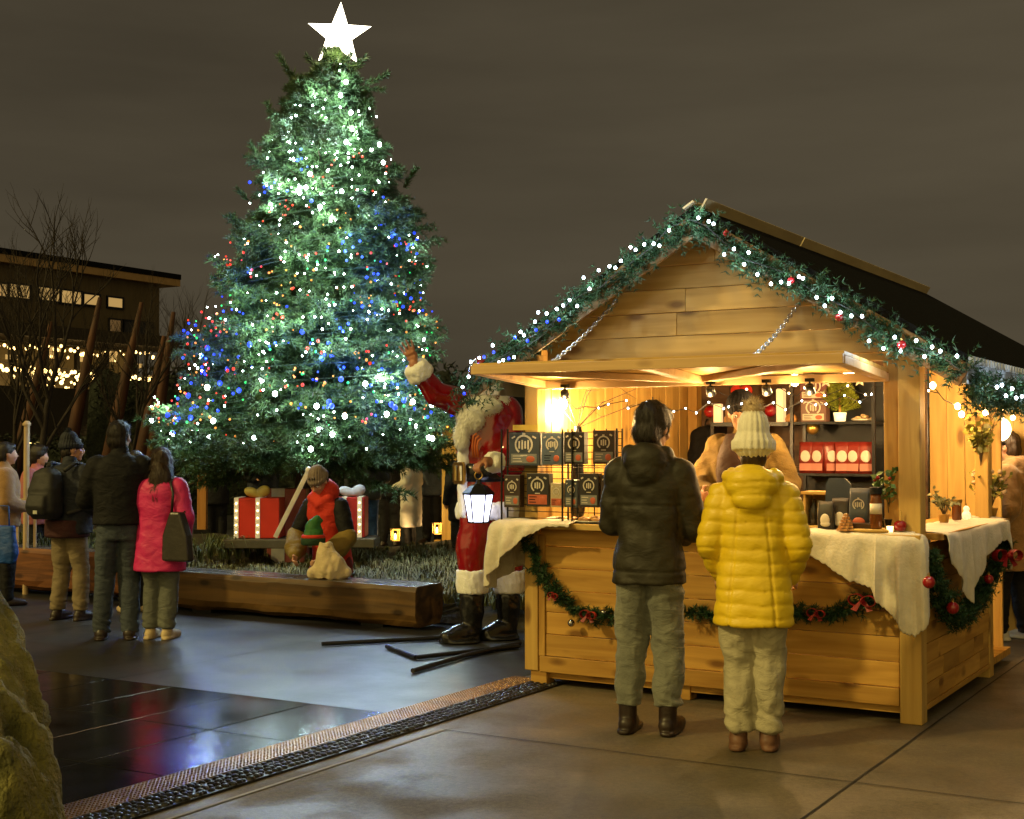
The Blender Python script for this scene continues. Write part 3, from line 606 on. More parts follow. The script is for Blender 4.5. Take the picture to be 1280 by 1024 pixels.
    m = MB(); m.tube([V((0, 0, h + .12)) + V((.03 * math.cos(t), 0, .03 + .03 * math.sin(t))) for t in np.linspace(-1.57, 4.71, 14)], .006, 6); m.build('carry_ring', metal_br, lt, True)
    # floor stand
    st = thing('figure_stand', 'low black tubular steel stand on the paving under the red suited figure', 'stand', base)
    for a, b in (((402, 809), (556, 801)), ((556, 801), (640, 795)), ((484, 812), (520, 826)), ((520, 826), (648, 812)), ((516, 843), (580, 824)), ((580, 824), (650, 808))):
        m = MB(); pa = gnd(*a) - base; pb = gnd(*b) - base; m.tube([pa + V((0, 0, .025)), pb + V((0, 0, .025))], .018, 10); m.build('tube', pm('black_powder_coat', (.012, .012, .012), rough=.3, bump=.05), st)
    # carabiner-like candy sticks in hand
    m = MB()
    for i in range(3):
        a = L(592 + i * 3, 572, -.44); m.tube([a, a + V((-.01, 0, .09)), a + V((.0, 0, .17 - .02 * i)), a + V((.025, 0, .19 - .02 * i))], .009, 6)
    tag(m.build('candy_cane', pm('orange_red_sugar', (.6, .14, .03), rough=.4, bump=0), None, True, loc=base), 'bunch of orange-red candy sticks held by the red suited figure', 'candy')
red_figure()
# ================================================================== MARKET STALL (frame SM: front y = 0, right corner x = 0)
W = 2.61; XL = -W; D = 2.7; XM = -1.285
wx = wood('plank_wood_along', 0); wy = wood('plank_wood_side', 1); wz = wood('plank_wood_upright', 2)
wx2 = wood('pale_plank_along', 0, (.62, .41, .12), (.45, .27, .07), .14); wz2 = wood('pale_plank_upright', 2, (.60, .39, .11), (.43, .25, .065), .18)
wg = wood('gable_plank_along', 0, (.50, .31, .095), (.31, .175, .045), .22)
wdk = wood('brown_panel_along', 0, (.10, .05, .02), (.055, .028, .012), .15)
felt = pm('black_roof_felt', (.007, .007, .007), (.004, .004, .004), 20, rough=.95, bump=.4, bscale=120, spec=.08)
def stall_empty(name, label, cat, group=None): 
    o = thing(name, label, cat, SC, SROT, group); return o
ST = stall_empty('market_stall', 'wooden market stall with plank counter, gabled black roof and propped-up hatch', 'market stall')
RZ, RX, EZ = 3.05, 1.60, 2.09         # ridge height, half span, eave height
SL = (RZ - EZ) / RX
def roofz(x): return RZ - abs(x - XM) * SL
# posts
m = MB(); m.bx(-.125, 0, -.012, .11, .0, roofz(0) - .06); m.build('corner_post', wz2, ST, bevel=.005)
m = MB(); m.bx(-.215, -.13, .02, .10, 1.09, 2.12); m.build('corner_post', wz, ST, bevel=.004)
m = MB(); m.bx(XL, XL + .10, -.012, .10, .10, roofz(XL) - .06); m.build('corner_post', wz2, ST, bevel=.005)
m = MB(); m.bx(XL + .04, XL + .16, .0, .11, 0, .10); m.build('foot', wx, ST, bevel=.004)
m = MB(); m.bx(XL + 1.05, XL + 1.17, .03, .14, 0, .10); m.build('foot', wx, ST, bevel=.004)
m = MB(); m.bx(-.09, 0, 1.83, 1.95, 0, roofz(0) - .06); m.build('corner_post', wz2, ST, bevel=.005)
# front plank panel
m = MB(); zs = [.20, .345, .49, .635, .78, .925, 1.04]
for i in range(6):
    cuts = [XL + .11, XL + random.uniform(.7, 1.9), -.13]
    for a, b in zip(cuts, cuts[1:]): m.bx(a + .0015, b - .0015, .006 + .003 * (i % 2), .03, zs[i] + .002, zs[i + 1] - .002)
m.build('front_panel', wx, ST, bevel=.003)
m = MB(); m.bx(XL + .11, -.13, -.008, .028, .095, .198); m.build('bottom_rail', wx, ST, bevel=.004)
m = MB(); m.bx(XL + .105, XL + .15, -.006, .004, .20, 1.0); m.build('trim_board', wz, ST, bevel=.002)
# left side panel + right side panel (short boards)
m = MB()
for i in range(6): m.bx(XL + .005, XL + .03, .105, 1.95, zs[i] + .002, zs[i + 1] - .002)
m.build('side_panel', wy, ST, bevel=.003)
m = MB(); zz = [.10, .215, .33, .445, .56, .675, .79, .905, 1.02]
for i in range(8):
    y = .12; 
    while y < 1.82:
        y2 = min(1.825, y + random.choice((.28, .42, .56, .7)) if y > .12 or i % 2 else y + .3)
        m.bx(-.03 - .002 * (i % 2), -.006 - .002 * (i % 2), y + .0015, y2 - .0015, zz[i] + .0015, zz[i + 1] - .0015); y = y2
m.build('side_panel', wy, ST, bevel=.002)
m = MB(); m.bx(-.028, .002, .115, 1.825, .07, .098); m.build('bottom_rail', wy, ST)
# counters
m = MB(); m.bx(XL - .17, -.225, -.13, .02, 1.045, 1.085); m.bx(XL - .17, -.225, .022, .24, 1.045, 1.085); m.bx(XL - .17, -.225, .242, .46, 1.045, 1.085); m.build('counter_top', wx2, ST, bevel=.005)
m = MB(); m.bx(-.225 + .002, .025, -.13, -.016, 1.045, 1.085); m.build('counter_end', wx2, ST, bevel=.005)
m = MB(); m.bx(-.36, .10, .115, 2.03, 1.046, 1.084); m.build('side_counter_top', wy, ST, bevel=.005)
# floor, inner walls
m = MB()
for i in range(14): m.bx(XL + .03, -.03, .04 + i * .19, .227 + i * .19, .05, .10)
m.build('floor', wx, ST)
m = MB(); y = .12; i = 0
while y < D - .02:
    y2 = min(D - .01, y + .135); m.bx(XL + .035, XL + .055 + .004 * (i % 2), y, y2 - .002, 1.0, roofz(XL + .05) - .03); y = y2; i += 1
m.build('side_wall', wz2, ST, bevel=.002)
m = MB(); m.bx(XL + .06, XL + .14, D - .12, D - .02, .1, 2.2); m.build('inner_post', wz, ST, bevel=.004)
# back wall: brown boards to the left, upright pale boards to the right
m = MB()
for i in range(13): m.bx(XL + .06, -.62, D - .015, D + .01, .1 + .165 * i, .263 + .165 * i)
m.build('back_wall', wdk, ST, bevel=.002)
m = MB(); x = -.60; i = 0
while x < -.20: m.bx(x, x + .128, D - .03 - .005 * (i % 2), D, .1, 2.22); x += .131; i += 1
m.build('back_wall', wz2, ST, bevel=.002)
m = MB(); m.prism([(XL, 2.25), (-.05, 2.25), (-.05, roofz(-.05) - .07), (XM, RZ - .07), (XL, roofz(XL) - .07)], D + .02, D + .045); m.build('back_gable', wx, ST)
# header + gable boards, trimmed to the slope
m = MB(); m.bx(XL + .10, -.127, .01, .08, 2.085, 2.13); m.build('header_beam', wx, ST, bevel=.004)
m = MB(); z = 2.132; i = 0
while z < RZ - .08:
    z2 = min(z + .148, RZ - .06)
    hw1 = min(1.16, (RZ - .05 - z) / SL); hw2 = min(1.16, max(.02, (RZ - .05 - z2) / SL))
    cut = random.uniform(-.5, .6) if i in (1, 2, 4) else None
    y0 = .004 + .006 * (i % 2)
    P4 = [(XM - hw1, z + .002), (XM + hw1, z + .002), (XM + hw2, z2 - .002), (XM - hw2, z2 - .002)]
    if cut is None or abs(cut) > hw2 - .1: m.prism(P4, y0, .035)
    else:
        c = XM + cut; m.prism([P4[0], (c - .001, z + .002), (c - .001, z2 - .002), P4[3]], y0, .035); m.prism([(c + .001, z + .002), P4[1], P4[2], (c + .001, z2 - .002)], y0, .035)
    z = z2; i += 1
m.build('gable', wg, ST, bevel=.003, fixn=True)
# roof
YF, YB = -.235, 5.2
rf = MB()
for sg in (-1, 1):
    n = V((sg * SL, 0, 1)).normalized()
    a = V((XM, 0, RZ)); b = V((XM + sg * RX, 0, EZ)); t = n * -.045
    poly = [(a.x, a.z), (b.x, b.z), (b.x + t.x, b.z + t.z), (a.x, a.z - .05)]
    rf.prism(poly, YF, YB)
roof = rf.build('roof', felt, ST, fixn=True)
m = MB()
for (y0, y1) in ((YF - .012, 1.55), (1.57, YB)):
    m.bar((XM + .055, y0, RZ - .012), (XM + .055, y1, RZ - .012), .012, .10, V((SL, 0, 1)))
    m.bar((XM - .04, y0, RZ + .004), (XM - .04, y1, RZ + .004), .08, .012, V((-SL, 0, 1)))
m.build('ridge_cap', pm('weathered_board', (.66, .54, .34), (.5, .4, .25), 8, (1, .2, 1), rough=.8), roof)
for sg in (-1, 1):
    m = MB(); d = V((sg * RX, 0, EZ - RZ)); a = V((XM, YF - .012, RZ - .125)); m.bar(a, a + d * .995, .024, .13, V((SL * sg, 0, 1))); m.build('barge_board', wood('barge_wood', 0, (.24, .14, .06), (.15, .08, .03), .1), roof, bevel=.003)
wht = pm('pale_painted_board', (.42, .44, .48), (.33, .35, .39), 10, rough=.6)
m = MB(); m.bx(XM + RX - .03, XM + RX - .005, YF, YB, EZ - .16, EZ - .045); m.build('fascia', wht, roof)
m = MB(); m.bx(XM - RX + .005, XM - RX + .03, YF, YB, EZ - .16, EZ - .045); m.build('fascia', wht, roof)
m = MB()
for i in range(62): m.bx(XM + RX - .0, XM + RX + .03, YF + .02 + i * .086, YF + .065 + i * .086, EZ - .05, EZ - .012)
m.build('eave_battens', wht, roof)
m = MB()
for i in range(60): m.bx(XM + .02, XM + RX - .05, YF + .03 + i * .088, YF + .11 + i * .088, 0, .012)
vs = m.v; m.v = [(x, y, roofz(x) - .066 + z) for x, y, z in vs]; m.build('soffit_boards', wx, roof)
# hatch held open by chains
HX0, HX1 = XL + .12, -.18; PR = .85
def hz(y): return 1.985 + (-y / PR) * .055     # underside
Fr = MB()
Fr.v = []
hb = Mx.Translation((0, 0, 0))
ang = math.atan2(.055, PR)
HT = thing('hatch', None, None); del HT
m = MB(); n = 6
for i in range(n):
    y0 = -PR + i * PR / n; y1 = y0 + PR / n - .003
    m.add([(HX0, y0, hz(y0) + .03), (HX1, y0, hz(y0) + .03), (HX1, y1, hz(y1) + .03), (HX0, y1, hz(y1) + .03)] + [(HX0, y0, hz(y0) + .052), (HX1, y0, hz(y0) + .052), (HX1, y1, hz(y1) + .052), (HX0, y1, hz(y1) + .052)], [(3, 2, 1, 0), (4, 5, 6, 7), (0, 1, 5, 4), (1, 2, 6, 5), (2, 3, 7, 6), (3, 0, 4, 7)])
hatch = m.build('hatch', wx2, ST, bevel=.002)
m = MB(); hp = lambda x, y, dz=0: V((x, y, hz(y) + dz))
m.bar(hp(HX0, -PR - .012, .01), hp(HX1, -PR - .012, .01), .024, .055); m.bar(hp(HX0, -.02, .0), hp(HX1, -.02, .0), .07, .05)
for x in (HX0 + .03, (HX0 + HX1) / 2, HX1 - .03): m.bar(hp(x, -PR, .005), hp(x, -.055, .005), .07, .045)
m.bar(hp(HX0 + .10, -PR + .05, .008), hp((HX0 + HX1) / 2 - .06, -.08, .008), .07, .04); m.bar(hp((HX0 + HX1) / 2 + .06, -.08, .008), hp(HX1 - .1, -PR + .05, .008), .07, .04)
m.build('hatch_frame', wood('pale_frame', 0, (.66, .44, .21), (.52, .32, .14), .08), hatch, bevel=.003)
def chain(a, b):
    a = V(a); b = V(b); n = int((b - a).length / .028); mb = MB(); d = (b - a).normalized(); s = d.orthogonal().normalized(); u = d.cross(s)
    for i in range(n):
        c = a + (b - a) * ((i + .5) / n) - V((0, 0, .03 * math.sin(math.pi * (i + .5) / n))); w = s if i % 2 else u
        mb.tube([c + d * (.018 * math.cos(t)) + w * (.011 * math.sin(t)) for t in np.linspace(0, 6.283, 9)], .005, 5, False)
    mb.build('chain', pm('bright_steel', (.65, .65, .68), rough=.25, metal=.9, bump=0), ST, True)
for pa, pb in (((683, 457), (770, 375)), ((937, 447), (1000, 376))):
    q = on_plane(*pb, SM, -.01); x = q.x; qa = on_plane(*pa, SM, -.62); chain((qa.x, -.62, hz(-.62) + .05), (x, -.005, q.z))

# ---------------------------------------------------------------- needle foliage helpers
def needles(points, dirs, n_per, length, width, spread, seed=0):
    """thin needle triangles round twig points. points (k,3), dirs (k,3)"""
    g = np.random.default_rng(seed); P = np.repeat(np.asarray(points), n_per, 0); Dd = np.repeat(np.asarray(dirs), n_per, 0); k = len(P)
    r = g.normal(size=(k, 3)); r -= (r * Dd).sum(1)[:, None] * Dd; r /= np.linalg.norm(r, axis=1)[:, None] + 1e-9
    a = Dd * (1 - spread * g.uniform(.5, 1, k)[:, None]) + r * (spread * g.uniform(.6, 1.2, k))[:, None]; a /= np.linalg.norm(a, axis=1)[:, None]
    L = length * g.uniform(.6, 1.15, k)[:, None]; s = np.cross(a, g.normal(size=(k, 3))); s /= np.linalg.norm(s, axis=1)[:, None] + 1e-9
    b0 = P + s * width / 2; b1 = P - s * width / 2; t = P + a * L
    v = np.stack([b0, b1, t], 1).reshape(-1, 3); f = np.arange(3 * k).reshape(-1, 3); return v, f
GREEN = pm('garland_green', (.022, .066, .024), (.010, .036, .013), 14, rough=.6, bump=0, island=.45)
def path_pts(pts, step):
    pts = [V(p) for p in pts]; out = []
    for a, b in zip(pts, pts[1:]):
        n = max(1, int((b - a).length / step)); out += [(a.lerp(b, i / n), (b - a).normalized()) for i in range(n)]
    return out
def sag(a, b, drop, n=10):
    a = V(a); b = V(b); return [a.lerp(b, i / n) - V((0, 0, drop * 4 * (i / n) * (1 - i / n))) for i in range(n + 1)]
GK = 0
def garland(name, label, pts, rad=.1, group=None, dens=1.0, wire=True):
    global GK; GK += 1
    t = stall_empty(name, label, 'garland', group); g = np.random.default_rng(GK)
    pp = path_pts(pts, .016 / dens); P = []; Dn = []
    for p, d in pp:
        for j in range(4):
            r = V(g.normal(size=3)); r = (r - d * r.dot(d) * .6).normalized(); k = g.uniform(.25, 1.0) * rad * (1 + .35 * mnoise.noise(p * 7)); q = V(p) + V(g.normal(size=3)) * .01
            for e in (.25, .5, .75, 1.0): P.append(q + r * k * e); Dn.append((r + d * g.normal() * .3).normalized())
    v, f = needles(P, Dn, 7, .040, .0075, .75, GK); np_mesh('needles', v, f, GREEN, t)
    if wire:
        m = MB(); m.tube(pts, .007, 6); m.build('wire', pm('dark_green_wire', (.01, .03, .012), bump=0), t)
    return t
fz = YF - .06
vl_ = lambda f: V((XM - RX * f, fz, RZ - .115 - (RZ - EZ) * f + .02 * math.sin(f * 17)))
vr_ = lambda f: V((XM + RX * f, fz, RZ - .115 - (RZ - EZ) * f + .02 * math.sin(f * 14 + 1)))
LP = [vl_(i / 14) for i in range(15)]; RP = [vr_(i / 13) for i in range(14)]
xe = XM + RX + .03
EP = [V((xe, YF + .02, EZ - .17)), V((xe, .1, EZ - .20)), V((xe, .4, EZ - .23)), V((xe, .8, EZ - .2)), V((xe, 1.2, EZ - .17)), V((xe, 1.7, EZ - .21)), V((xe, 2.3, EZ - .18))]
garland('fir_garland', 'green fir garland with white lights along the sloping left edge of the stall roof', LP + [LP[-1] + V((.03, .02, -.10))], .155, 'fir garlands on the stall')
garland('fir_garland', 'green fir garland with white lights and red baubles along the sloping right roof edge', RP, .145, 'fir garlands on the stall')
garland('fir_garland', 'green fir garland drooping under the right eave of the stall roof', EP, .14, 'fir garlands on the stall')
fy = -.03
q = lambda px, py, yl=-.05: on_plane(px, py, SM, yl)
def fpath(pix, yl): return [V((p.x, yl, p.z)) for p in (on_plane(a, b, SM, yl) for a, b in pix)]
garland('fir_garland', 'thin fir swag with red bow on the plank front, left of the olive jacket', fpath([(655, 678), (664, 690), (672, 706), (684, 726), (697, 742), (712, 757), (728, 766), (745, 772), (772, 770)], -.06), .062, 'fir garlands on the stall', .9)
garland('fir_garland', 'thin fir swag with red bow on the plank front, right of the yellow coat', fpath([(862, 765), (900, 770), (950, 768), (1000, 766), (1025, 768), (1060, 762), (1085, 754), (1105, 744), (1118, 728)], -.05), .055, 'fir garlands on the stall', .8)
def spath(pix, xl):
    out = []
    for a, b in pix:
        inv = SM.inverted(); o = inv @ EYE; d = inv.to_3x3() @ ray(a, b); t = (xl - o.x) / d.x; out.append(o + d * t)
    return out
garland('fir_garland', 'deep U shaped fir swag with red baubles on the side panel of the stall', spath([(1164, 690), (1168, 722), (1178, 748), (1190, 768), (1203, 772), (1216, 756), (1228, 738), (1240, 716), (1250, 694), (1257, 672)], .06), .085, 'fir garlands on the stall')

# lights on the garlands
LEDW = em('cool_white_led', (.72, .90, 1.0), 26); LEDB = em('blue_led', (.015, .05, 1.0), 1.9, base=(.01, .03, .5)); LEDWARM = em('warm_white_led', (1.0, .66, .30), 24); LEDR = em('red_led', (1.0, .05, .02), 1.15, base=(.5, .02, .01)); LEDG = em('green_led', (.04, 1.0, .2), 1.05, base=(.02, .4, .08)); LEDO = em('amber_led', (1.0, .33, .05), 1.5, base=(.5, .14, .02))
BULB = {}
def bulb_mesh(mat, r):
    k = (mat.name, r)
    if k not in BULB:
        m = MB(); m.ico((0, 0, 0), (r, r, r * 1.15), 2); BULB[k] = m.mesh('bulb', mat, True)
    return BULB[k]
def bulb(parent, p, mat, r): 
    o = bpy.data.objects.new('bulb', bulb_mesh(mat, r)); COL.objects.link(o); o.parent = parent; o.location = p; return o
def light_string(label, spots, mat, r=.011, root=None, wirepts=None, group=None, every=0, power=1, color=(1, 1, 1), name='light_string'):
    t = root or stall_empty(name, label, 'string lights', group)
    if wirepts:
        m = MB(); m.tube(wirepts, .0028, 5); m.build('cable', webbing, t)
    for i, p in enumerate(spots):
        bulb(t, p, mat, r * (1.0 if not isinstance(r, tuple) else 1))
        if every and i % every == 0: point(t, V(p) + V((0, -.03, 0)), power, color, .012)
    return t
def along(pts, n, jit, dy=-.06, seed=0, lo=0, hi=1):
    g = random.Random(seed); out = []
    for i in range(n):
        f = lo + (hi - lo) * (i + g.uniform(-.3, .3) + .5) / n * .999; f = min(.999, max(0, f)); k = f * (len(pts) - 1); a = pts[int(k)]; b = pts[min(int(k) + 1, len(pts) - 1)]
        out.append(a.lerp(b, k % 1) + V((0, dy - g.uniform(.0, .05), g.uniform(-jit, jit))))
    return out
light_string('cool white light string woven through the left roof edge garland', along(LP, 30, .09, -.11, 3, .04), LEDW, .0088, wirepts=[p + V((0, -.07, .02 * math.sin(i * 2.1))) for i, p in enumerate(LP)], group='light strings on the stall roof', every=5, power=2.6, color=(.72, .9, 1))
light_string('cool white light string woven through the right roof edge garland', along(RP, 28, .08, -.11, 5, .05), LEDW, .0088, wirepts=[p + V((0, -.07, .02 * math.sin(i * 1.7))) for i, p in enumerate(RP)], group='light strings on the stall roof', every=5, power=2.6, color=(.72, .9, 1))
light_string('cool white light string in the drooping eave garland', [V((p.x + .11, p.y, p.z)) for p in along(EP, 14, .07, 0, 6)], LEDW, .009, wirepts=[p + V((.07, 0, .01)) for p in EP], group='light strings on the stall roof', every=3, power=1.2, color=(.72, .9, 1))
light_string('blue light string at the lower left roof edge', along(LP, 10, .09, -.11, 9, .5, .98), LEDB, .010, wirepts=[p + V((0, -.06, -.03)) for p in LP[8:]], group='light strings on the stall roof')
w = sag((HX0 + .2, -.03, hz(0) - .03), (HX1 - .1, -.03, hz(0) - .03), .05, 24); w2 = [p + V((random.uniform(-.03, .03), random.uniform(-.06, .02), -.02 - .06 * abs(math.sin(i * 1.3)) - random.uniform(0, .05))) for i, p in enumerate(w)]
light_string('tiny cool white fairy lights hanging across the stall opening under the hatch', w2[3:], LEDW, .005, wirepts=w2)
w = [V((XL + .8 + i * .07, 1.3 + .05 * math.sin(i), 2.0 - .07 * math.sin(i * .9) ** 2)) for i in range(24)]
light_string('tiny warm fairy lights strung inside the stall above the keeper', w[::2], LEDWARM, .007, wirepts=w)
w = spath([(1166, 482), (1180, 500), (1197, 508), (1202, 518), (1232, 516), (1252, 511), (1266, 522), (1278, 510)], .16)
light_string('warm white globe lights strung along the side opening of the stall', w[2:] + [w[0]], LEDWARM, .0175, wirepts=w, every=2, power=2.5, color=(1, .66, .3))
# baubles, bows on garlands
RED = pm('glossy_red_bauble', (.26, .008, .012), (.2, .005, .008), 5, rough=.12, bump=0, spec=.6)
SILVER = pm('dark_silver_bauble', (.4, .4, .42), rough=.12, metal=1, bump=0)
def bauble(p, r, label, mat=RED, group='red baubles on the stall garlands'):
    t = thing('bauble', label, 'bauble', SM @ V(p), SROT, group); m = MB(); m.ell((0, 0, 0), r, n=20, m=14); m.build('ball', mat, t, True)
    m = MB(); m.tube([(0, 0, r * .95), (0, 0, r * 1.2)], r * .22, 8); m.tube([V((r * .16 * math.cos(a), 0, r * 1.32 + r * .16 * math.sin(a))) for a in np.linspace(0, 6.28, 9)], r * .05, 4, False); m.build('cap', metal_br, t)
for (px, py), r, lb in (((908, 292), .02, 'red bauble near the peak of the right roof garland'), ((989, 351), .022, 'red bauble half way down the right roof garland'), ((1049, 397), .022, 'red bauble hanging just below the right roof garland'), ((1127, 431), .025, 'red bauble at the lower end of the right roof garland, above the corner post')):
    p = on_plane(px, py, SM, fz - .10); bauble((p.x, fz - .10, p.z), r, lb)
for (px, py), r, lb in (((1161, 728), .034, 'red bauble at the left of the U shaped side swag'), ((1191, 760), .036, 'red bauble near the bottom of the U shaped side swag'), ((1236, 724), .03, 'red bauble on the right arm of the U shaped side swag')):
    p = spath([(px, py)], .13)[0]; bauble(p, r, lb)
for (px, py), lb in (((714, 779), 'dark silver bauble hanging below the left front swag'), ((755, 766), 'dark silver bauble on the left front swag beside the trousers')):
    p = on_plane(px, py, SM, -.07); bauble((p.x, -.07, p.z), .024, lb, SILVER, 'silver baubles')
def bow(p, s, label, yaw=0):
    t = thing('ribbon_bow', label, 'bow', SM @ V(p), SROT + yaw, 'red bows on the stall swags'); mt = pm('red_ribbon', (.28, .008, .012), (.18, .005, .007), 20, rough=.45, bump=.1)
    for sg in (-1, 1):
        m = MB(); pts = []
        for a in np.linspace(0, math.pi * 2, 15): pts.append((sg * (.5 + .5 * -math.cos(a)) * s, math.sin(a) * .38 * s))
        n = len(pts); vs = [(x, -.03 - .02 * sg + .25 * s * math.sin(x / s * 1.5 * sg) * 0 + dy, z) for dy in (-.22 * s, .22 * s) for x, z in pts]
        m.add(vs, [(i, i + 1, n + i + 1, n + i) for i in range(n - 1)]); o = m.build('loop', mt, t); so_ = o.modifiers.new('th', 'SOLIDIFY'); so_.thickness = .003
        m = MB(); m.add([(0, -.03, 0), (sg * .35 * s, -.05, -.75 * s), (sg * .75 * s, -.05, -.62 * s), (sg * .1 * s, -.03, .05 * s)], [(0, 1, 2, 3)]); o = m.build('tail', mt, t); so_ = o.modifiers.new('th', 'SOLIDIFY'); so_.thickness = .003
    m = MB(); m.ell((0, -.04, 0), (.16 * s, .2 * s, .18 * s)); m.build('knot', mt, t, True)
for (px, py), s, lb in (((694, 744), .045, 'small red bow on the upper part of the left front swag'), ((738, 768), .065, 'red bow low on the left front swag, beside the olive jacket trousers'), ((1022, 766), .06, 'dark red bow on the front swag just right of the yellow coat'), ((1080, 750), .085, 'large red bow on the right front swag under the hanging cloth')):
    p = on_plane(px, py, SM, -.12); bow((p.x, -.12, p.z), s, lb)
p = spath([(1255, 694)], .16)[0]; bow(p, .1, 'large red bow at the top end of the U shaped side swag', R(60))

# ---------------------------------------------------------------- draped cloths
linen = pm('cream_fleece_cloth', (.68, .62, .50), (.58, .52, .41), 18, rough=.95, bump=.4, bscale=70, sheen=.3)
def drape(name, label, path, top, inset, fold=.018, nf=9, out=.02, seed=0):
    """path: (x, y, nx, ny, depth): counter edge with outward normal and hanging length"""
    g = random.Random(seed); dense = []
    for a, b in zip(path, path[1:]):
        for i in range(12): dense.append(tuple(a[j] + (b[j] - a[j]) * i / 12 for j in range(5)))
    dense.append(path[-1]); m = MB(); rows = 14; n = len(dense); ph = g.uniform(0, 6)
    for r in range(rows):
        for i, (x, y, nx, ny, dp) in enumerate(dense):
            L = math.hypot(nx, ny); nx, ny = nx / L, ny / L; dp = max(.012, dp + .012 * mnoise.noise((i * .35, seed, 0)) + .006 * math.sin(i * 2.1))
            if r < 5:
                t = 1 - r / 4; o = -inset * t; z = top + .006 + .010 * (mnoise.noise((x * 9, y * 9, seed)) + .4) * (t > 0)
                if r == 4: o = out * .4; z = top + .003
            else:
                t = (r - 4) / (rows - 5); z = top - dp * t; f = math.sin(i * nf / 12.0 + ph + .5 * math.sin(i * .31)) + .6 * mnoise.noise((i * .21, t * 1.5, seed + 3))
                o = out + fold * min(1, t * 1.6) * (f + .8) * min(1, dp * 5)
            m.v.append((x + nx * o, y + ny * o, z))
    for r in range(rows - 1):
        for i in range(n - 1): m.f.append((r * n + i, r * n + i + 1, (r + 1) * n + i + 1, (r + 1) * n + i)); m.m.append(0)
    t = stall_empty(name, label, 'tablecloth', 'cream cloths on the stall counters')
    o = m.build('cloth', linen, t, True); s = o.modifiers.new('th', 'SOLIDIFY'); s.thickness = .006; s.offset = 1; b = o.modifiers.new('ss', 'SUBSURF'); b.levels = 1; b.render_levels = 1
    return t
def hang(px, py, yl): return 1.085 - on_plane(px, py, SM, yl).z
drape('tablecloth', 'cream fleece cloth draped over the left end of the counter, beside the red suited figure', [(-2.18, -.13, 0, -1, .012), (-2.35, -.13, 0, -1, .02), (-2.52, -.13, 0, -1, .10), (-2.66, -.14, -.15, -1, .24), (-2.77, -.12, -.7, -.7, .42), (-2.80, .0, -1, -.3, .46), (-2.76, .18, -1, .0, .36), (-2.75, .40, -1, .0, .32)], 1.085, .26, .03, 7, .05, 1)
drape('tablecloth', 'cream cloth with a long corner hanging over the right end of the front counter', [(-.84, -.13, 0, -1, .012), (-.66, -.13, 0, -1, .11), (-.5, -.13, 0, -1, .19), (-.36, -.13, 0, -1, .27), (-.245, -.13, 0, -1, .31), (-.21, -.13, 0, -1, .38), (-.12, -.13, .0, -1, .47), (-.06, -.13, .0, -1, .55), (-.005, -.13, .2, -1, .57), (.03, -.11, .8, -.6, .50), (.035, -.05, 1, 0, .42)], 1.085, .24, .022, 3.1, .022, 2)
drape('tablecloth', 'cream cloth with a pointed hem over the side counter of the stall', [(.10, .13, 1, 0, .10), (.10, .3, 1, 0, .2), (.10, .5, 1, 0, .36), (.10, .68, 1, 0, .46), (.10, .85, 1, 0, .34), (.10, 1.15, 1, 0, .22), (.10, 1.5, 1, 0, .14), (.10, 1.82, 1, 0, .14), (.10, 1.97, 1, .2, .34), (.06, 2.03, .6, 1, .36), (-.2, 2.03, 0, 1, .25)], 1.084, .3, .016, 4.3, .016, 4)

# ---------------------------------------------------------------- lamps of the stall
BULBW = em('bare_warm_bulb', (1.0, .70, .34), 45, True)
def hanging_bulb(p, label, power, r=.035, drop=.25):
    t = thing('hanging_bulb', label, 'lamp', SM @ V(p), SROT, 'bare bulbs in the stall'); m = MB(); m.lathe([(.004, -r * 1.15), (r * .6, -r * .9), (r, -r * .1), (r * .85, r * .5), (r * .4, r * 1.2)], n=16); m.build('bulb', BULBW, t, True)
    m = MB(); m.tube([(0, 0, r * 1.1), (0, 0, r * 2.3)], r * .45, 12); m.build('socket', fab_black, t); m = MB(); m.tube([(0, 0, r * 2.2), (0, 0, drop)], .004, 6); m.build('cord', webbing, t)
    point(t, (0, -.0, -r * 1.6), power, (1.0, .62, .23), .03)
p = on_plane(700, 505, SM, .32); hanging_bulb((p.x + .02, .32, p.z), 'bright bare bulb hanging by the left inner wall of the stall', 80)
p = on_plane(816, 541, SM, .8); hanging_bulb((p.x, .8, p.z), 'bright bare bulb showing just above the shoulder of the olive jacket', 45)
hanging_bulb((-1.0, .75, 2.02), 'bare bulb hidden under the hatch above the keeper', 36)
hanging_bulb((-.55, .45, 2.03), 'added fill bulb under the hatch above the bottles at the right of the counter', 22)  # extra bulb added to brighten the counter goods and the keeper
hanging_bulb((-.45, 1.6, 2.05), 'bare bulb above the back shelf of the stall', 75)
def spot(px, py, label):
    y = -.10; p = on_plane(px, py, SM, y); t = thing('clip_spotlight', label, 'lamp', SM @ V((p.x, y, hz(y) - .035)), SROT, 'small spotlights under the hatch')
    m = MB(); m.box((0, 0, .02), (.05, .03, .02)); m.tube([(0, 0, .015), (0, 0, -.01)], .006, 6); m.build('clip', fab_black, t)
    m = MB(); rt = Mx.Rotation(R(30), 3, 'X'); m.lathe([(.012, .03), (.026, .02), (.03, -.03)], (0, .0, -.03), 14, rt); m.build('housing', metal_dk, t, True)
    m = MB(); m.lathe([(.004, -.034), (.026, -.032), (.028, -.0305)], (0, 0, -.03), 14, rt); m.build('bulb', BULBW, t, True); point(t, (0, -.02, -.085), 9, (1, .64, .24), .02)
spot(706, 480, 'small clip spotlight under the left part of the hatch'); spot(888, 480, 'small clip spotlight under the middle of the hatch'); spot(958, 478, 'small clip spotlight under the hatch right of the middle'); spot(1012, 478, 'small clip spotlight under the right part of the hatch')

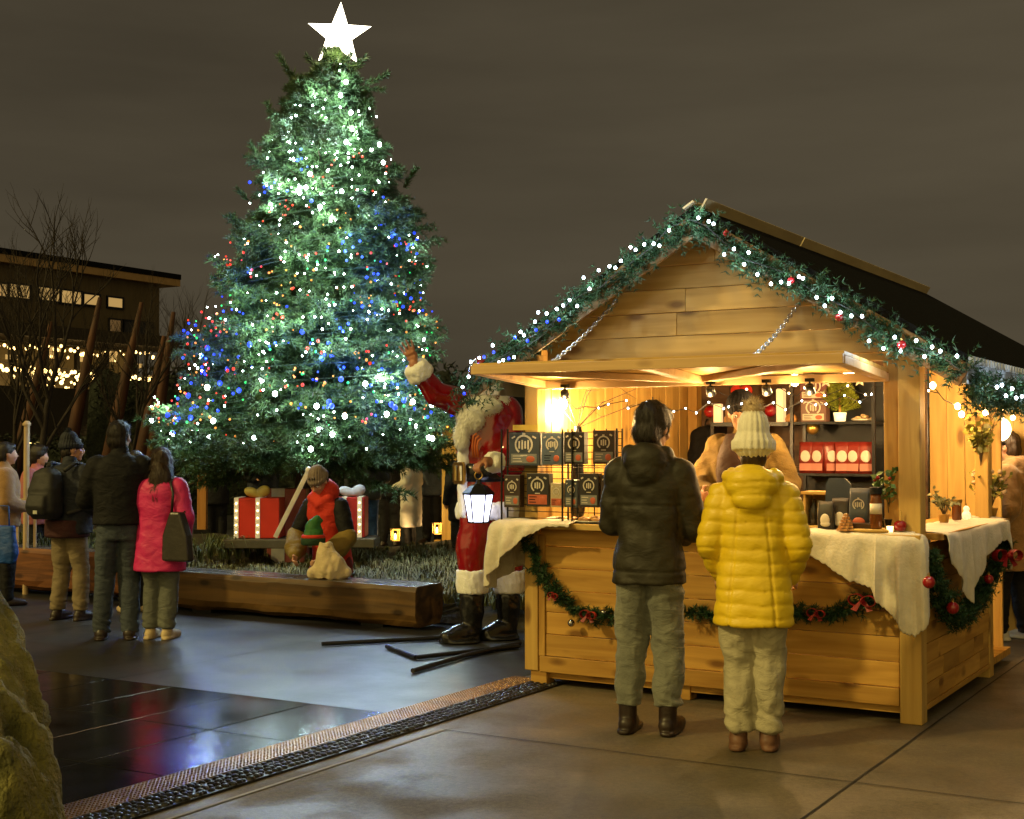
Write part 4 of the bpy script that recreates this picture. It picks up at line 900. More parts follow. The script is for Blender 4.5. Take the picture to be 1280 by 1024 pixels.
# ---------------------------------------------------------------- goods
def box_mat(n, c): return pm(n, c, tuple(x * .8 for x in c), 14, rough=.4, bump=.03)
ink_w = pm('cream_print', (.70, .62, .48), rough=.5, bump=0); ink_r = pm('orange_red_print', (.55, .12, .05), rough=.5, bump=0); ink_g = pm('grey_print', (.22, .22, .20), rough=.5, bump=0)
def emblem(m, cx, cz, r, y, kind):
    """horseshoe shaped crest with upright strokes"""
    pts = []
    for a in np.linspace(R(-55), R(235), 15): pts.append((cx + r * math.cos(a), cz + r * .95 * math.sin(a)))
    for (x0, z0), (x1, z1) in zip(pts, pts[1:]): m.bar((x0, y, z0), (x1, y, z1), .003, r * .2, V((0, 1, 0)).cross(V((x1 - x0, 0, z1 - z0))))
    for i in range(4 if kind else 3):
        x = cx + (i - (1.5 if kind else 1)) * r * .36; m.box((x, y, cz - .02 * r), (r * .2, .003, r * (1.0 if i % 2 else .8)))
    m.box((cx, y, cz + r * 1.12), (r * .35, .003, r * .22)); m.box((cx, y, cz - r * 1.15), (r * .8, .003, r * .12))
def package(c, w, h, d, base, label, yaw=0, band=ink_g, blob_=None, group='printed boxes in the wire rack', tilt=0):
    t = thing('printed_box', label, 'box', SM @ V(c), SROT + yaw, group)
    m = MB(); m.bx(-w / 2, w / 2, 0, d, 0, h); m.build('carton', base, t, bevel=.003)
    m = MB(); emblem(m, 0, h * .64, w * .27, -.002, len(label) % 2); 
    for s in (-1, 1): m.box((s * w * .34, -.002, h * .86), (w * .12, .003, h * .045), Mx.Rotation(R(25 * s), 3, 'Y'))
    m.build('crest', ink_w, t)
    m = MB(); m.bx(-w * .42, w * .42, -.0025, -.0005, h * .07, h * .36); m.build('label_panel', band, t)
    m = MB()
    for i in range(3): m.bx(-w * .36, -w * .36 + w * (.34, .26, .3)[i], -.004, -.0026, h * (.28 - .08 * i), h * (.305 - .08 * i))
    m.build('print_lines', fab_black if band is not ink_g else ink_w, t)
    m = MB(); m.ell((w * .22, -.003, h * .2), (w * .14, .002, h * .1)); m.build('picture', blob_ or ink_r, t, True)
    return t
bk1 = box_mat('near_black_carton', (.022, .018, .016)); bk2 = box_mat('slate_carton', (.05, .06, .075)); bk3 = box_mat('brown_black_carton', (.04, .022, .016))
RY = -.085
def rp(px, py, y=RY): p = on_plane(px, py, SM, y); return p
def rackbox(x0, y0, x1, y1, base, label, **k):
    a = rp(x0, y1); b = rp(x1, y0); return package(((a.x + b.x) / 2, RY, a.z), b.x - a.x, b.z - a.z, .06, base, label, **k)
rackbox(636, 541, 674, 582, bk2, 'slate printed box with cream crest at the top left of the wire rack')
rackbox(677, 541, 703, 581, box_mat('blue_grey_carton', (.10, .13, .17)), 'blue-grey printed box with orange-red corner, second in the top row of the rack', band=box_mat('blue_grey_carton', (.10, .13, .17)))
rackbox(705, 540, 730, 580, bk1, 'black printed box with cream crest, third in the top row of the rack')
rackbox(741, 538, 768, 580, bk3, 'brown-black printed box at the right end of the rack top row')
rackbox(658, 592, 686, 633, bk1, 'black printed box with a broad orange-red label in the lower row of the rack', band=ink_r)
rackbox(724, 592, 748, 634, bk1, 'black printed box with grey label in the lower row, next to the olive jacket')
rackbox(630, 594, 650, 634, bk3, 'narrow brown-black printed box at the lower left end of the rack', band=ink_g)
rackbox(688, 604, 703, 634, box_mat('cream_carton', (.5, .4, .24)), 'small cream printed box in the lower row beside the orange-red label', band=ink_r)
rackbox(706, 600, 722, 634, bk2, 'small slate printed box in the lower row of the rack')
rackbox(751, 594, 770, 634, bk3, 'brown-black printed box at the right end of the lower rack row', band=ink_r)
rk = stall_empty('wire_rack', 'black wire display rack holding printed boxes on the left of the counter', 'display rack')
m = MB(); y0, y1 = RY - .010, RY + .068
xs = [rp(px, 600).x for px in (628, 670, 704, 716, 737, 752, 772)]; zt = rp(700, 536).z; zb = 1.087; zm = rp(700, 584).z
for x in (xs[0], xs[2], xs[3], xs[6]):
    for y in (y0, y1): m = MB(); m.bar((x, y, zb), (x, y, zt), .012, .008); m.build('upright', metal_dk, rk)
for x in (xs[4], xs[5]): m = MB(); m.bar((x, y1, zb), (x, y1, zt), .006, .006); m.build('upright', metal_dk, rk)
m = MB(); m.bx(xs[0], xs[6], y0, y1, zm - .004, zm - .0005); m.bx(xs[0], xs[6], y0, y1, zb, zb + .003); m.build('shelf', metal_dk, rk)
m = MB()
for i in range(14):
    z = zb + (zt - zb) * (i + .5) / 14; m.bar((xs[0], y1, z), (xs[6], y1, z), .005, .005)
m.build('cross_wires', metal_dk, rk)
m = MB(); a = rp(642, 538); b = rp(673, 532); m.bx(a.x, b.x, y0, y0 + .006, a.z, b.z + .005); m.build('header_card', pm('yellow_card', (.7, .45, .06), bump=0), rk)
# twig decoration behind the rack
t = stall_empty('bare_twigs', 'bundle of bare twigs in a small dark vase standing behind the wire rack', 'twigs'); m = MB(); o = on_plane(722, 536, SM, .36); o = V((o.x, .36, 1.09)); top = on_plane(722, 535, SM, .36).z
for px, py in ((748, 470), (690, 492), (795, 505), (765, 500), (705, 470), (738, 488), (790, 486)):
    e = on_plane(px, py, SM, .36); e = V((e.x, .36 + random.uniform(-.06, .06), e.z)); mid = (V((o.x, .36, top)) + e) / 2 + V((random.uniform(-.04, .04), 0, random.uniform(-.03, .05))); pts = [V((o.x, .36, top - .1)), V((o.x, .36, top)), mid, e]; m.tube(pts, [.004, .0035, .003, .0018], 5)
    for j in range(3): s = mid.lerp(e, random.random()); m.tube([s, s + V((random.uniform(-.1, .1), random.uniform(-.03, .03), random.uniform(-.05, .08)))], [.002, .001], 4)
m.build('twigs', pm('dark_bark', (.06, .035, .02), bump=.2), t); m = MB(); m.lathe([(.035, 1.087), (.05, 1.15), (.035, top - .05), (.025, top + .01)], (o.x, .36, 0), 14); m.build('vase', metal_dk, t, True)

def lump_pile(name, label, cat, c, spread, n, r, mat, parent_plate=None, seed=0):
    g = random.Random(seed); t = thing(name, label, cat, SM @ V(c), SROT)
    for i in range(n):
        a = g.uniform(0, 6.28); d = spread * math.sqrt(g.random()); m = MB(); z = r * .6 + (spread - d) * .6 * (i % 2)
        m.ell((d * math.cos(a) * 1.5, d * math.sin(a) * .7, z), (r * g.uniform(.9, 1.3), r, r * .6), Mx.Rotation(g.uniform(0, 3), 3, 'Z') @ Mx.Rotation(g.uniform(-.4, .4), 3, 'X'), 12, 8); m.build('bun' if 'bun' in label or 'roll' in label else 'biscuit', mat, t, True)
    m = MB(); m.lathe([(spread * .8, -.001), (spread * 1.6, .004), (spread * 1.75, .016), (spread * 1.68, .016), (spread * 1.4, .008)], n=28, sx=1.05, sy=.7); m.build('plate', pm('pale_plate', (.6, .56, .48), rough=.35, bump=0), t, True)
bread = pm('baked_crust', (.55, .29, .10), (.38, .17, .05), 20, rough=.6, bump=.3)
p = on_plane(735, 648, SM, -.0); lump_pile('biscuit_plate', 'plate of golden biscuits on the counter just left of the olive jacket', 'food', (p.x, .0, 1.088), .07, 12, .03, bread, seed=2)
p = on_plane(873, 640, SM, .02); lump_pile('bread_plate', 'heap of golden bread rolls on the counter between the two customers', 'food', (p.x, .02, 1.088), .09, 14, .042, bread, seed=4)
p = on_plane(868, 615, SM, .2); t = thing('drink_can', 'small blue can behind the bread rolls on the counter', 'can', SM @ V((p.x, .25, 1.086)), SROT); m = MB(); m.lathe([(.028, 0), (.033, .006), (.033, .1), (.027, .112)], n=18); m.build('can_body', pm('blue_tin', (.03, .16, .4), rough=.25, metal=.5, bump=0), t, True); m = MB(); m.lathe([(.027, .113), (.026, .117)], n=18); m.build('lid', SILVER, t)
# right counter goods
def cnt(px, y): return on_plane(px, 640, SM, y).x
t = thing('wooden_crate', 'small open wooden crate standing on end beside the yellow coat on the counter', 'crate', SM @ V((cnt(1024, .16), .16, 1.092)), SROT)
m = MB(); w_, h_, d_ = .20, .20, .16
m.bx(-w_ / 2, -w_ / 2 + .014, 0, d_, 0, h_); m.bx(w_ / 2 - .014, w_ / 2, 0, d_, 0, h_); m.bx(-w_ / 2 + .014, w_ / 2 - .014, 0, d_, 0, .012); m.bx(-w_ / 2 - .012, w_ / 2 + .012, -.01, d_, h_ + .001, h_ + .02); m.build('crate_boards', wx2, t, bevel=.002)
m = MB(); m.bx(-w_ / 2 + .015, w_ / 2 - .015, d_ - .012, d_ - .002, .013, h_ - .001); m.build('back_board', wx, t)
for i in range(3):
    b = thing('wine_bottle' if i == 0 else 'snack_bag', ('dark glass bottle lying inside the small wooden crate', 'cream paper bag inside the small wooden crate', 'brown paper bag leaning inside the small wooden crate')[i], 'bottle' if i == 0 else 'bag', SM @ V((cnt(1024, .16) + (-.05, .0, .055)[i], .21, 1.105)), SROT)
    m = MB(); (m.lathe([(.028, 0), (.032, .01), (.032, .09), (.012, .13), (.012, .16)], n=14) if i == 0 else m.loft([(0, 0, 0, .026, .022), (0, 0, .09, .028, .02), (0, 0, .15, .026, .004)], p=3)); m.build('bottle_body' if i == 0 else 'bag_body', (pm('dark_glass', (.02, .018, .012), rough=.1, bump=0), pm('cream_paper', (.6, .5, .34), bump=.2), pm('brown_paper', (.3, .17, .08), bump=.2))[i], b, True)
t = thing('display_board', 'dark slate chalkboard with rounded top standing behind snack bags on the counter', 'sign', SM @ V((cnt(1047, .14), .14, 1.09)), SROT)
m = MB(); m.prism([(-.075, .16), (.085, .16), (.08, .27), (.045, .305), (-.05, .305), (-.072, .27)], 0, .012); m.build('board', pm('slate_blue', (.035, .05, .07), rough=.5), t, fixn=True); m = MB(); m.bx(-.05, -.035, .004, .012, 0, .16); m.bx(.04, .055, .004, .012, 0, .16); m.build('legs', wz, t)
def snack(px, y, w, h, base, label, crest=True, lab=ink_w, yaw=0, top=None):
    t = thing('snack_bag', label, 'bag', SM @ V((cnt(px, y), y, 1.09)), SROT + yaw, 'filled bags on the right of the counter'); m = MB(); m.loft([(0, 0, 0, w / 2, w * .28), (0, 0, h * .45, w / 2, w * .3), (0, 0, h * .85, w * .46, w * .12), (0, 0, h, w * .47, .004)], p=4); m.build('bag_body', base, t, True)
    m = MB(); 
    if crest: emblem(m, 0, h * .62, w * .26, -w * .27, 1); m.build('crest', lab, t)
    else: m.ell((0, -w * .26, h * .35), (w * .3, .012, h * .22)); m.build('picture', lab, t, True)
    m = MB(); m.ell((w * .02, -w * .28, h * .22), (w * .3, .010, h * .10)); m.build('label_panel', ink_r if crest else ink_w, t, True)
snack(1033, .02, .10, .17, bk1, 'black snack bag with cream picture, left of the gingerbread cone', False)
snack(1051, .07, .11, .19, bk1, 'black snack bag with a big white picture behind the gingerbread cone', False)
snack(1075, .06, .125, .25, box_mat('slate_carton', (.05, .06, .075)), 'tall slate bag with cream crest and orange picture on the counter', True)
t = thing('tray', 'dark shallow tray in front of the tall slate bag', 'tray', SM @ V((cnt(1077, -.0), -.01, 1.09)), SROT); m = MB(); m.loft([(0, 0, 0, .10, .05), (0, 0, .05, .115, .06)], p=5); m.build('tray_body', box_mat('brown_black_carton', (.04, .022, .016)), t, bevel=.003)
t = thing('serving_board', 'round wooden board under the bottle at the right end of the counter', 'tray', SM @ V((cnt(1090, -.06), -.055, 1.092)), SROT); m = MB(); m.lathe([(.10, 0), (.115, .006), (.115, .014), (.11, .018)], n=30, sx=1.15, sy=.62); m.build('board', wx2, t, True)
t = thing('bottle', 'tall amber bottle with a pale label on the round wooden board', 'bottle', SM @ V((cnt(1095, -.06), -.06, 1.112)), SROT); m = MB(); m.lathe([(.030, 0), (.034, .008), (.034, .15), (.030, .17), (.028, .2)], n=20); m.build('bottle_body', pm('amber_glass', (.14, .045, .012), rough=.08, bump=0), t, True)
m = MB(); m.lathe([(.0345, .085), (.0345, .145)], n=20); m.build('label', ink_w, t, True); m = MB(); m.lathe([(.036, .2), (.036, .235), (.03, .24)], n=16); m.build('cap', fab_black, t)
t = thing('gingerbread_cone', 'stacked gingerbread cone of star biscuits with icing on the cream cloth', 'food', SM @ V((cnt(1057, -.09), -.085, 1.095)), SROT)
for i in range(6):
    r = .055 * (1 - i * .14); m = MB(); m.prism([(r * (1 if j % 2 else .72) * math.cos(j * math.pi / 8 + i), r * (1 if j % 2 else .72) * math.sin(j * math.pi / 8 + i)) for j in range(16)], .017 * i, .017 * i + .014, (0, 1, 2)); m.build('star_biscuit', bread, t, bevel=.002, fixn=True)
    m = MB(); m.lathe([(r * .5, .017 * i + .0142), (r * .45, .017 * i + .017)], n=10); m.build('icing', ink_w, t)
def sprig(name, label, c, h, n, leaf, mat, cat='plant', pot=None, spread=.5, berries=None, group=None):
    t = thing(name, label, cat, SM @ V(c), SROT, group); g = random.Random(len(label)); m = MB(); lf = MB(); z0 = .0
    if pot: pm_, pr, ph = pot; mm = MB(); mm.lathe([(pr * .75, 0), (pr, ph), (pr * 1.08, ph + .004), (pr * .95, ph + .004)], n=18); mm.build('pot', pm_, t, True); z0 = ph
    ends = []
    for i in range(n):
        a = g.uniform(0, 6.28); r = spread * h * g.uniform(.2, 1); e = V((r * math.cos(a), r * math.sin(a), z0 + h * g.uniform(.45, 1))); mid = V((e.x * .35, e.y * .35, z0 + (e.z - z0) * .6)); m.tube([(0, 0, z0 - .01), mid, e], [.003, .0025, .0015], 5)
        for j in range(7):
            f = .35 + .65 * j / 6; p = mid.lerp(e, (f - .35) / .65); d = V((g.normalvariate(0, 1), g.normalvariate(0, 1), g.normalvariate(.3, .7))).normalized(); s = d.orthogonal().normalized() * leaf * .32
            lf.add([p, p + d * leaf * .5 + s, p + d * leaf + V((0, 0, -.1 * leaf)), p + d * leaf * .5 - s], [(0, 1, 2, 3)])
        ends.append(e)
    m.build('stems', pm('stem_brown', (.09, .06, .03), bump=0), t); lf.build('foliage', mat, t)
    if berries:
        for e in ends[:berries[1]]: mm = MB(); mm.ell(e, berries[2], n=10, m=8); mm.build('berry', berries[0], t, True)
    return t
leafg = pm('leaf_green', (.08, .16, .03), (.05, .10, .02), 20, rough=.5, bump=0, island=.4); leafy = pm('leaf_yellow_green', (.30, .27, .05), (.18, .18, .03), 20, rough=.5, bump=0, island=.4)
sprig('holly_sprig', 'leafy dark sprig with red berries at the foot of the corner post', (cnt(1112, .05), .04, 1.10), .34, 14, .05, leafg, pot=(metal_dk, .03, .06), berries=(RED, 6, .011), spread=.35)
t = thing('toffee_apple', 'red toffee apple with a stick beside the corner post', 'food', SM @ V((cnt(1126, -.03), -.04, 1.13)), SROT); m = MB(); m.lathe([(.004, -.03), (.028, -.024), (.037, .002), (.033, .022), (.016, .032), (.004, .026)], n=20); m.build('apple', RED, t, True); m = MB(); m.tube([(0, 0, .02), (.004, 0, .085)], .005, 8); m.build('stick', wz2, t)
t = thing('tea_light', 'pair-lit glass tea light left of the toffee apple', 'candle', SM @ V((cnt(1113, -.07), -.08, 1.095)), SROT); t['label'] = 'small lit glass tea light left of the toffee apple'; m = MB(); m.lathe([(.016, 0), (.02, .035)], n=14); m.build('glass_cup', em('candle_glow', (1, .62, .25), 3.5), t, True); m = MB(); m.lathe([(.018, -.004), (.02, 0)], n=14); m.build('base', metal_br, t)
# shelf at the back with goods
SY = 2.25; sp_ = lambda px, py, y=SY: on_plane(px, py, SM, y)
sh = stall_empty('display_shelf', 'dark metal shelf unit at the back right of the stall', 'shelf'); a = sp_(990, 530); b = sp_(1092, 530)
m = MB()
for x in (a.x, b.x):
    for y in (SY, SY + .3): m = MB(); m.bar((x, y, .1), (x, y, sp_(1040, 470).z), .025, .025); m.build('upright', metal_dk, sh); m = MB(); z1 = sp_(1040, 527).z; z2 = sp_(1040, 592).z; m.bx(a.x, b.x, SY, SY + .3, z1 - .02, z1); m.bx(a.x, b.x, SY, SY + .3, z2 - .02, z2); m.bx(a.x, b.x, SY + .3, SY + .31, .9, 2.1); m.build('shelf_board', pm('dark_steel', (.035, .04, .045), rough=.4, bump=.05), sh)
for i in range(6):
    p = sp_(1008 + i * 15, 592, SY + .08); t = thing('coffee_bag', ('red coffee bag with white oval label at the left end of the back shelf', 'red coffee bag with white oval label, second from the left on the back shelf', 'dark red coffee bag turned sideways, third on the back shelf', 'red coffee bag with a slim white label, fourth on the back shelf', 'red coffee bag with a broad white oval, second from the right on the back shelf', 'red coffee bag at the right end of the back shelf by the light')[i], 'bag', SM @ V((p.x, SY + .08, z2)), SROT + R((5, -4, 40, 12, -6, 10)[i]), 'red bags on the back shelf')
    m = MB(); w_ = .105; h_ = .24; m.loft([(0, 0, 0, w_ / 2, .03), (0, 0, h_ * .5, w_ / 2, .034), (0, 0, h_ * .85, w_ / 2, .014), (0, 0, h_, w_ / 2, .004)], p=4); m.build('bag_body', pm('dark_red_foil', (.22, .025, .018), (.14, .015, .012), 12, rough=.3, bump=.2), t, True)
    m = MB(); m.ell((0, -.034, .13), (.038, .006, .045)); m.build('oval_label', pm('white_print', (.75, .7, .62), bump=0), t, True); m = MB(); m.bx(-.045, .045, -.037, -.032, .02, .075); m.build('label_panel', pm('pink_print', (.55, .22, .17), bump=0), t)
p = sp_(1014, 527); package((p.x, SY + .05, z1), .20, .17, .1, box_mat('brown_carton', (.16, .07, .045)), 'brown printed gift box on the upper back shelf', band=ink_w, group='gift boxes on the back shelf'); package((p.x, SY + .05, z1 + .172), .21, .16, .1, box_mat('maroon_carton', (.14, .03, .025)), 'maroon printed gift box stacked on the brown box', band=ink_w, group='gift boxes on the back shelf')
p = sp_(1044, 527)
def mini_fir(c, h, r, label):
    t = thing('small_fir', label, 'plant', SM @ V(c), SROT); g = np.random.default_rng(5); P = []; Dn = []
    for i in range(150):
        f = g.uniform(0, 1); a = g.uniform(0, 6.28); rr = r * (1 - f * .8) * g.uniform(.8, 1.1); d = np.array([math.cos(a), math.sin(a), .35]); d /= np.linalg.norm(d)
        for e in np.linspace(.15, 1, 8): P.append(np.array([0, 0, .07 + f * h]) + d * rr * e); Dn.append(d)
    v, f_ = needles(P, Dn, 7, .03, .006, .6, 3); np_mesh('foliage', v, f_, pm('yellow_green_needles', (.30, .34, .035), (.2, .24, .02), 10, rough=.6, bump=0, island=.3), t)
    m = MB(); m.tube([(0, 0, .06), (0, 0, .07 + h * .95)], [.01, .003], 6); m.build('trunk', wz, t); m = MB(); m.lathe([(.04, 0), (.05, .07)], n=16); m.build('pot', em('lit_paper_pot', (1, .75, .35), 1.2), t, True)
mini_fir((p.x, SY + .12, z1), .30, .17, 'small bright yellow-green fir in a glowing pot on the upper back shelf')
p = sp_(1074, 522); lump_pile('nut_tray', 'pale tray of small biscuits at the right of the upper back shelf', 'food', (p.x, SY + .1, z1 + .004), .05, 10, .022, pm('pale_biscuit', (.6, .45, .25), bump=.2), seed=8)
g_ = random.Random(12)
ord_ = ('first', 'second', 'third', 'fourth', 'fifth', 'sixth', 'seventh', 'eighth', 'ninth', 'tenth')
z3 = z2 - .34; m = MB(); m.bx(a.x, b.x, SY, SY + .3, z3 - .02, z3); m.build('shelf_board', pm('dark_steel', (.035, .04, .045)), sh)
for i in range(7):
    x = a.x + .05 + i * (b.x - a.x - .1) / 6; t = thing('preserve_jar', ord_[i] + ' small preserve jar from the left on the lowest back shelf', 'jar', SM @ V((x, SY + .09, z3)), SROT, 'jars on the lowest back shelf'); m = MB(); h_ = g_.uniform(.08, .13); m.lathe([(.024, 0), (.029, .006), (.029, h_ * .8), (.022, h_)], n=14); m.build('jar_body', (pm('berry_jam', (.2, .02, .02), rough=.15, bump=0), pm('honey_glass', (.5, .25, .04), rough=.15, bump=0), pm('pickle_glass', (.15, .17, .04), rough=.15, bump=0))[i % 3], t, True); m = MB(); m.lathe([(.026, h_), (.026, h_ + .018)], n=14); m.build('lid', metal_br, t)
for i in range(5):
    x = a.x + .06 + i * (b.x - a.x - .12) / 4; t = thing('paper_star', ord_[i] + ' cream paper star from the left hanging above the back shelf', 'decoration', SM @ V((x, SY - .15, z1 + .30 + .05 * (i % 2))), SROT + g_.uniform(-.5, .5), 'paper stars above the back shelf'); m = MB(); rr = .05; q_ = [((rr if j % 2 == 0 else rr * .45) * math.cos(math.pi / 2 + j * math.pi / 5), (rr if j % 2 == 0 else rr * .45) * math.sin(math.pi / 2 + j * math.pi / 5)) for j in range(10)]; m.v = [(x_, 0, z_) for x_, z_ in q_] + [(0, -.015, 0), (0, .015, 0)]; m.f = [(j, (j + 1) % 10, 10) for j in range(10)] + [((j + 1) % 10, j, 11) for j in range(10)]; m.m = [0] * 20; m.build('star', ink_w, t, fixn=True); m = MB(); m.tube([(0, 0, .05), (0, 0, .22)], .0015, 4); m.build('thread', webbing, t)
for i in range(6):
    x = XL + .35 + i * .17; t = thing('wicker_ball', ord_[i] + ' hanging woven ball from the left under the stall ceiling', 'decoration', SM @ V((x, 2.35, 1.86 - .07 * (i % 3))), SROT, 'woven balls under the stall ceiling'); m = MB(); m.ico((0, 0, 0), .05, 2); o = m.build('ball', (RED, bread, pm('gold_ball', (.7, .45, .12), rough=.3, metal=.8))[i % 3], t, True); m = MB(); m.tube([(0, 0, .05), (0, 0, .3)], .002, 4); m.build('thread', webbing, t)
# left back shelf with candles
sh2 = stall_empty('wall_shelf', 'dark wall shelf behind the keeper with pale candles', 'shelf'); a = sp_(888, 530); b = sp_(990, 530); m = MB(); m.bx(a.x, b.x - .03, SY, SY + .28, z1 - .03, z1); m.build('shelf_board', pm('dark_steel', (.035, .04, .045), rough=.4, bump=.05), sh2)
m = MB(); m.bx(a.x, a.x + .03, SY, SY + .28, .1, z1 - .031); m.build('upright', metal_dk, sh2)
for px, w_, h_, lb in ((893, .065, .15, 'square glowing pale candle at the left end of the wall shelf'), (972, .065, .26, 'tall pale candle right of the keeper on the wall shelf'), (889, .05, .22, 'tall glowing candle below the wall shelf by the keeper')):
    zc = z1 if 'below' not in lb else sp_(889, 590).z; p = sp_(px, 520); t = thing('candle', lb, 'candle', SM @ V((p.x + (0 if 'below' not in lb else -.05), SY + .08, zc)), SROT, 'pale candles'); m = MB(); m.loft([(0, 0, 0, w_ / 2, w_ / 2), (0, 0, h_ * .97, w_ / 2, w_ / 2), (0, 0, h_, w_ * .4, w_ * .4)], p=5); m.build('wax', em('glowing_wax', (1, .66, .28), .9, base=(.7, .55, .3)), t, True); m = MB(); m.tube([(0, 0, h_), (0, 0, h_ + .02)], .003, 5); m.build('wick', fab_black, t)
p = sp_(921, 500); t = thing('felt_stocking', 'red felt stocking hung above the wall shelf left of the cap', 'decoration', SM @ V((p.x, SY + .05, z1 + .13)), SROT); m = MB(); m.limb([(-.02, 0, .12), (0, 0, .02), (.06, 0, -.02)], [.05, .045, .035]); m.limb([(.06, 0, .12), (.05, 0, .04)], [.05, .04]); blob('stocking', m, fab_red, t, .01, 2)
p = sp_(908, 520); t = thing('stoneware_bottle', 'tan stoneware bottle on the wall shelf below the red stocking', 'bottle', SM @ V((p.x, SY + .08, z1)), SROT); m = MB(); m.lathe([(.03, 0), (.037, .02), (.037, .11), (.014, .16), (.014, .19)], n=16); m.build('bottle_body', fab_tan, t, True); m = MB(); m.lathe([(.016, .19), (.014, .205)], n=10); m.build('stopper', wz, t)
p = on_plane(905, 560, SM, 2.0); t = thing('hanging_coat', 'dark coat hanging on the brown back wall left of the keeper', 'coat', SM @ V((on_plane(880, 560, SM, D - .1).x, D - .1, 1.75)), SROT); m = MB(); m.loft([(0, 0, -.75, .17, .06), (0, 0, -.3, .15, .07), (0, 0, -.05, .12, .05), (0, 0, .0, .05, .04)]); blob('coat', m, fab_black, t, .014, 3, wrinkle(.012)); m = MB(); m.tube([(0, .02, 0), (0, .05, .05), (0, .09, .05)], .006, 6); m.build('hook', metal_dk, t)
p = on_plane(840, 560, SM, D - .05); t = thing('price_sheet', 'pale paper sheet pinned to the back wall beside the olive jacket hair', 'paper', SM @ V((p.x, D - .025, p.z)), SROT); m = MB(); m.box((0, 0, 0), (.2, .004, .28)); m.build('sheet', pm('paper', (.65, .55, .4), bump=0), t); m = MB(); [m.box((-.01, -.0035, .1 - .035 * i), (.13 + .02 * (i % 2), .002, .008)) for i in range(6)]; m.build('print_lines', ink_g, t)
# side counter goods
def sc(px, py, x=-.08): return spath([(px, py)], x)[0]
p = sc(1180, 640, -.10); sprig('herb_pot', 'small silvery herb in a pot on the side counter next to the corner post', (p.x, p.y, 1.1), .16, 16, .035, pm('silver_green', (.3, .3, .14), (.2, .2, .09), 20, bump=0, island=.3), pot=(wz, .035, .05), spread=.7)
p = sc(1196, 640, -.10); t = thing('glass_jar', 'brown glass jar on the side counter beside the herb pot', 'jar', SM @ V((p.x, p.y, 1.1)), SROT); m = MB(); m.lathe([(.028, 0), (.032, .01), (.03, .1), (.034, .12)], n=18); m.build('jar_body', pm('amber_glass', (.14, .045, .012)), t, True); m = MB(); m.lathe([(.035, .12), (.035, .135)], n=18); m.build('lid', metal_br, t)
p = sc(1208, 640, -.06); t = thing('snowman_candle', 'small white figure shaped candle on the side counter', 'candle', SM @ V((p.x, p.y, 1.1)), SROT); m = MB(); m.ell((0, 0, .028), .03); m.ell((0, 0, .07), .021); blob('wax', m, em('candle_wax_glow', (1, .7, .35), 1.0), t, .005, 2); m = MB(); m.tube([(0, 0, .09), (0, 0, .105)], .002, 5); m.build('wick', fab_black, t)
p = sc(1238, 640, -.02); sprig('flowering_plant', 'bushy yellow-green plant with pale flowers at the back end of the side counter', (p.x, p.y, 1.09), .27, 34, .045, leafy, pot=(wz, .05, .06), spread=.55, berries=(pm('pale_blossom', (.7, .5, .32), bump=.1), 16, .018))
p = sc(1226, 640, -.06); bauble((p.x, p.y, 1.125), .025, 'red bauble lying on the side counter by the flowering plant', RED, 'baubles on the counter')
p = sc(1226, 560, -.05); sprig('hanging_foliage', 'trailing yellow-green foliage hanging in the side opening', (p.x, p.y, p.z - .12), .40, 26, .06, leafy, spread=.28)
# second stall wall behind, with globe lamp on a dark shelf
s2 = stall_empty('rear_stall', 'plank wall of the next wooden stall under the rear part of the roof', 'market stall'); m = MB(); x = -.5; i = 0
while x < 1.3: m.bx(x, x + .14, 3.9 + .006 * (i % 2), 3.93, .06, 2.02); x += .143; i += 1
m.build('plank_wall', wz2, s2, bevel=.002); m = MB(); m.bx(.42, .9, 3.62, 3.89, 1.56, 1.60); m.bx(.42, .9, 3.86, 3.89, 1.3, 1.56); m.build('wall_shelf', wdk, s2); m = MB(); m.bx(1.16, 1.3, 3.7, 3.895, 0, 2.04); m.build('corner_post', wz2, s2)
p = on_plane(1248, 552, SM, 3.75); t = thing('globe_lamp', 'glowing round globe lamp on the shelf of the rear stall', 'lamp', SM @ V((p.x, 3.75, 1.605)), SROT); m = MB(); m.ell((0, 0, .115), (.10, .10, .105), n=24, m=16); m.build('globe', em('globe_glow', (1.0, .72, .36), 9, True), t, True); m = MB(); m.lathe([(.06, 0), (.05, .02)], n=16); m.build('base', metal_dk, t); point(t, (0, -.2, .12), 18, (1, .68, .32), .08)
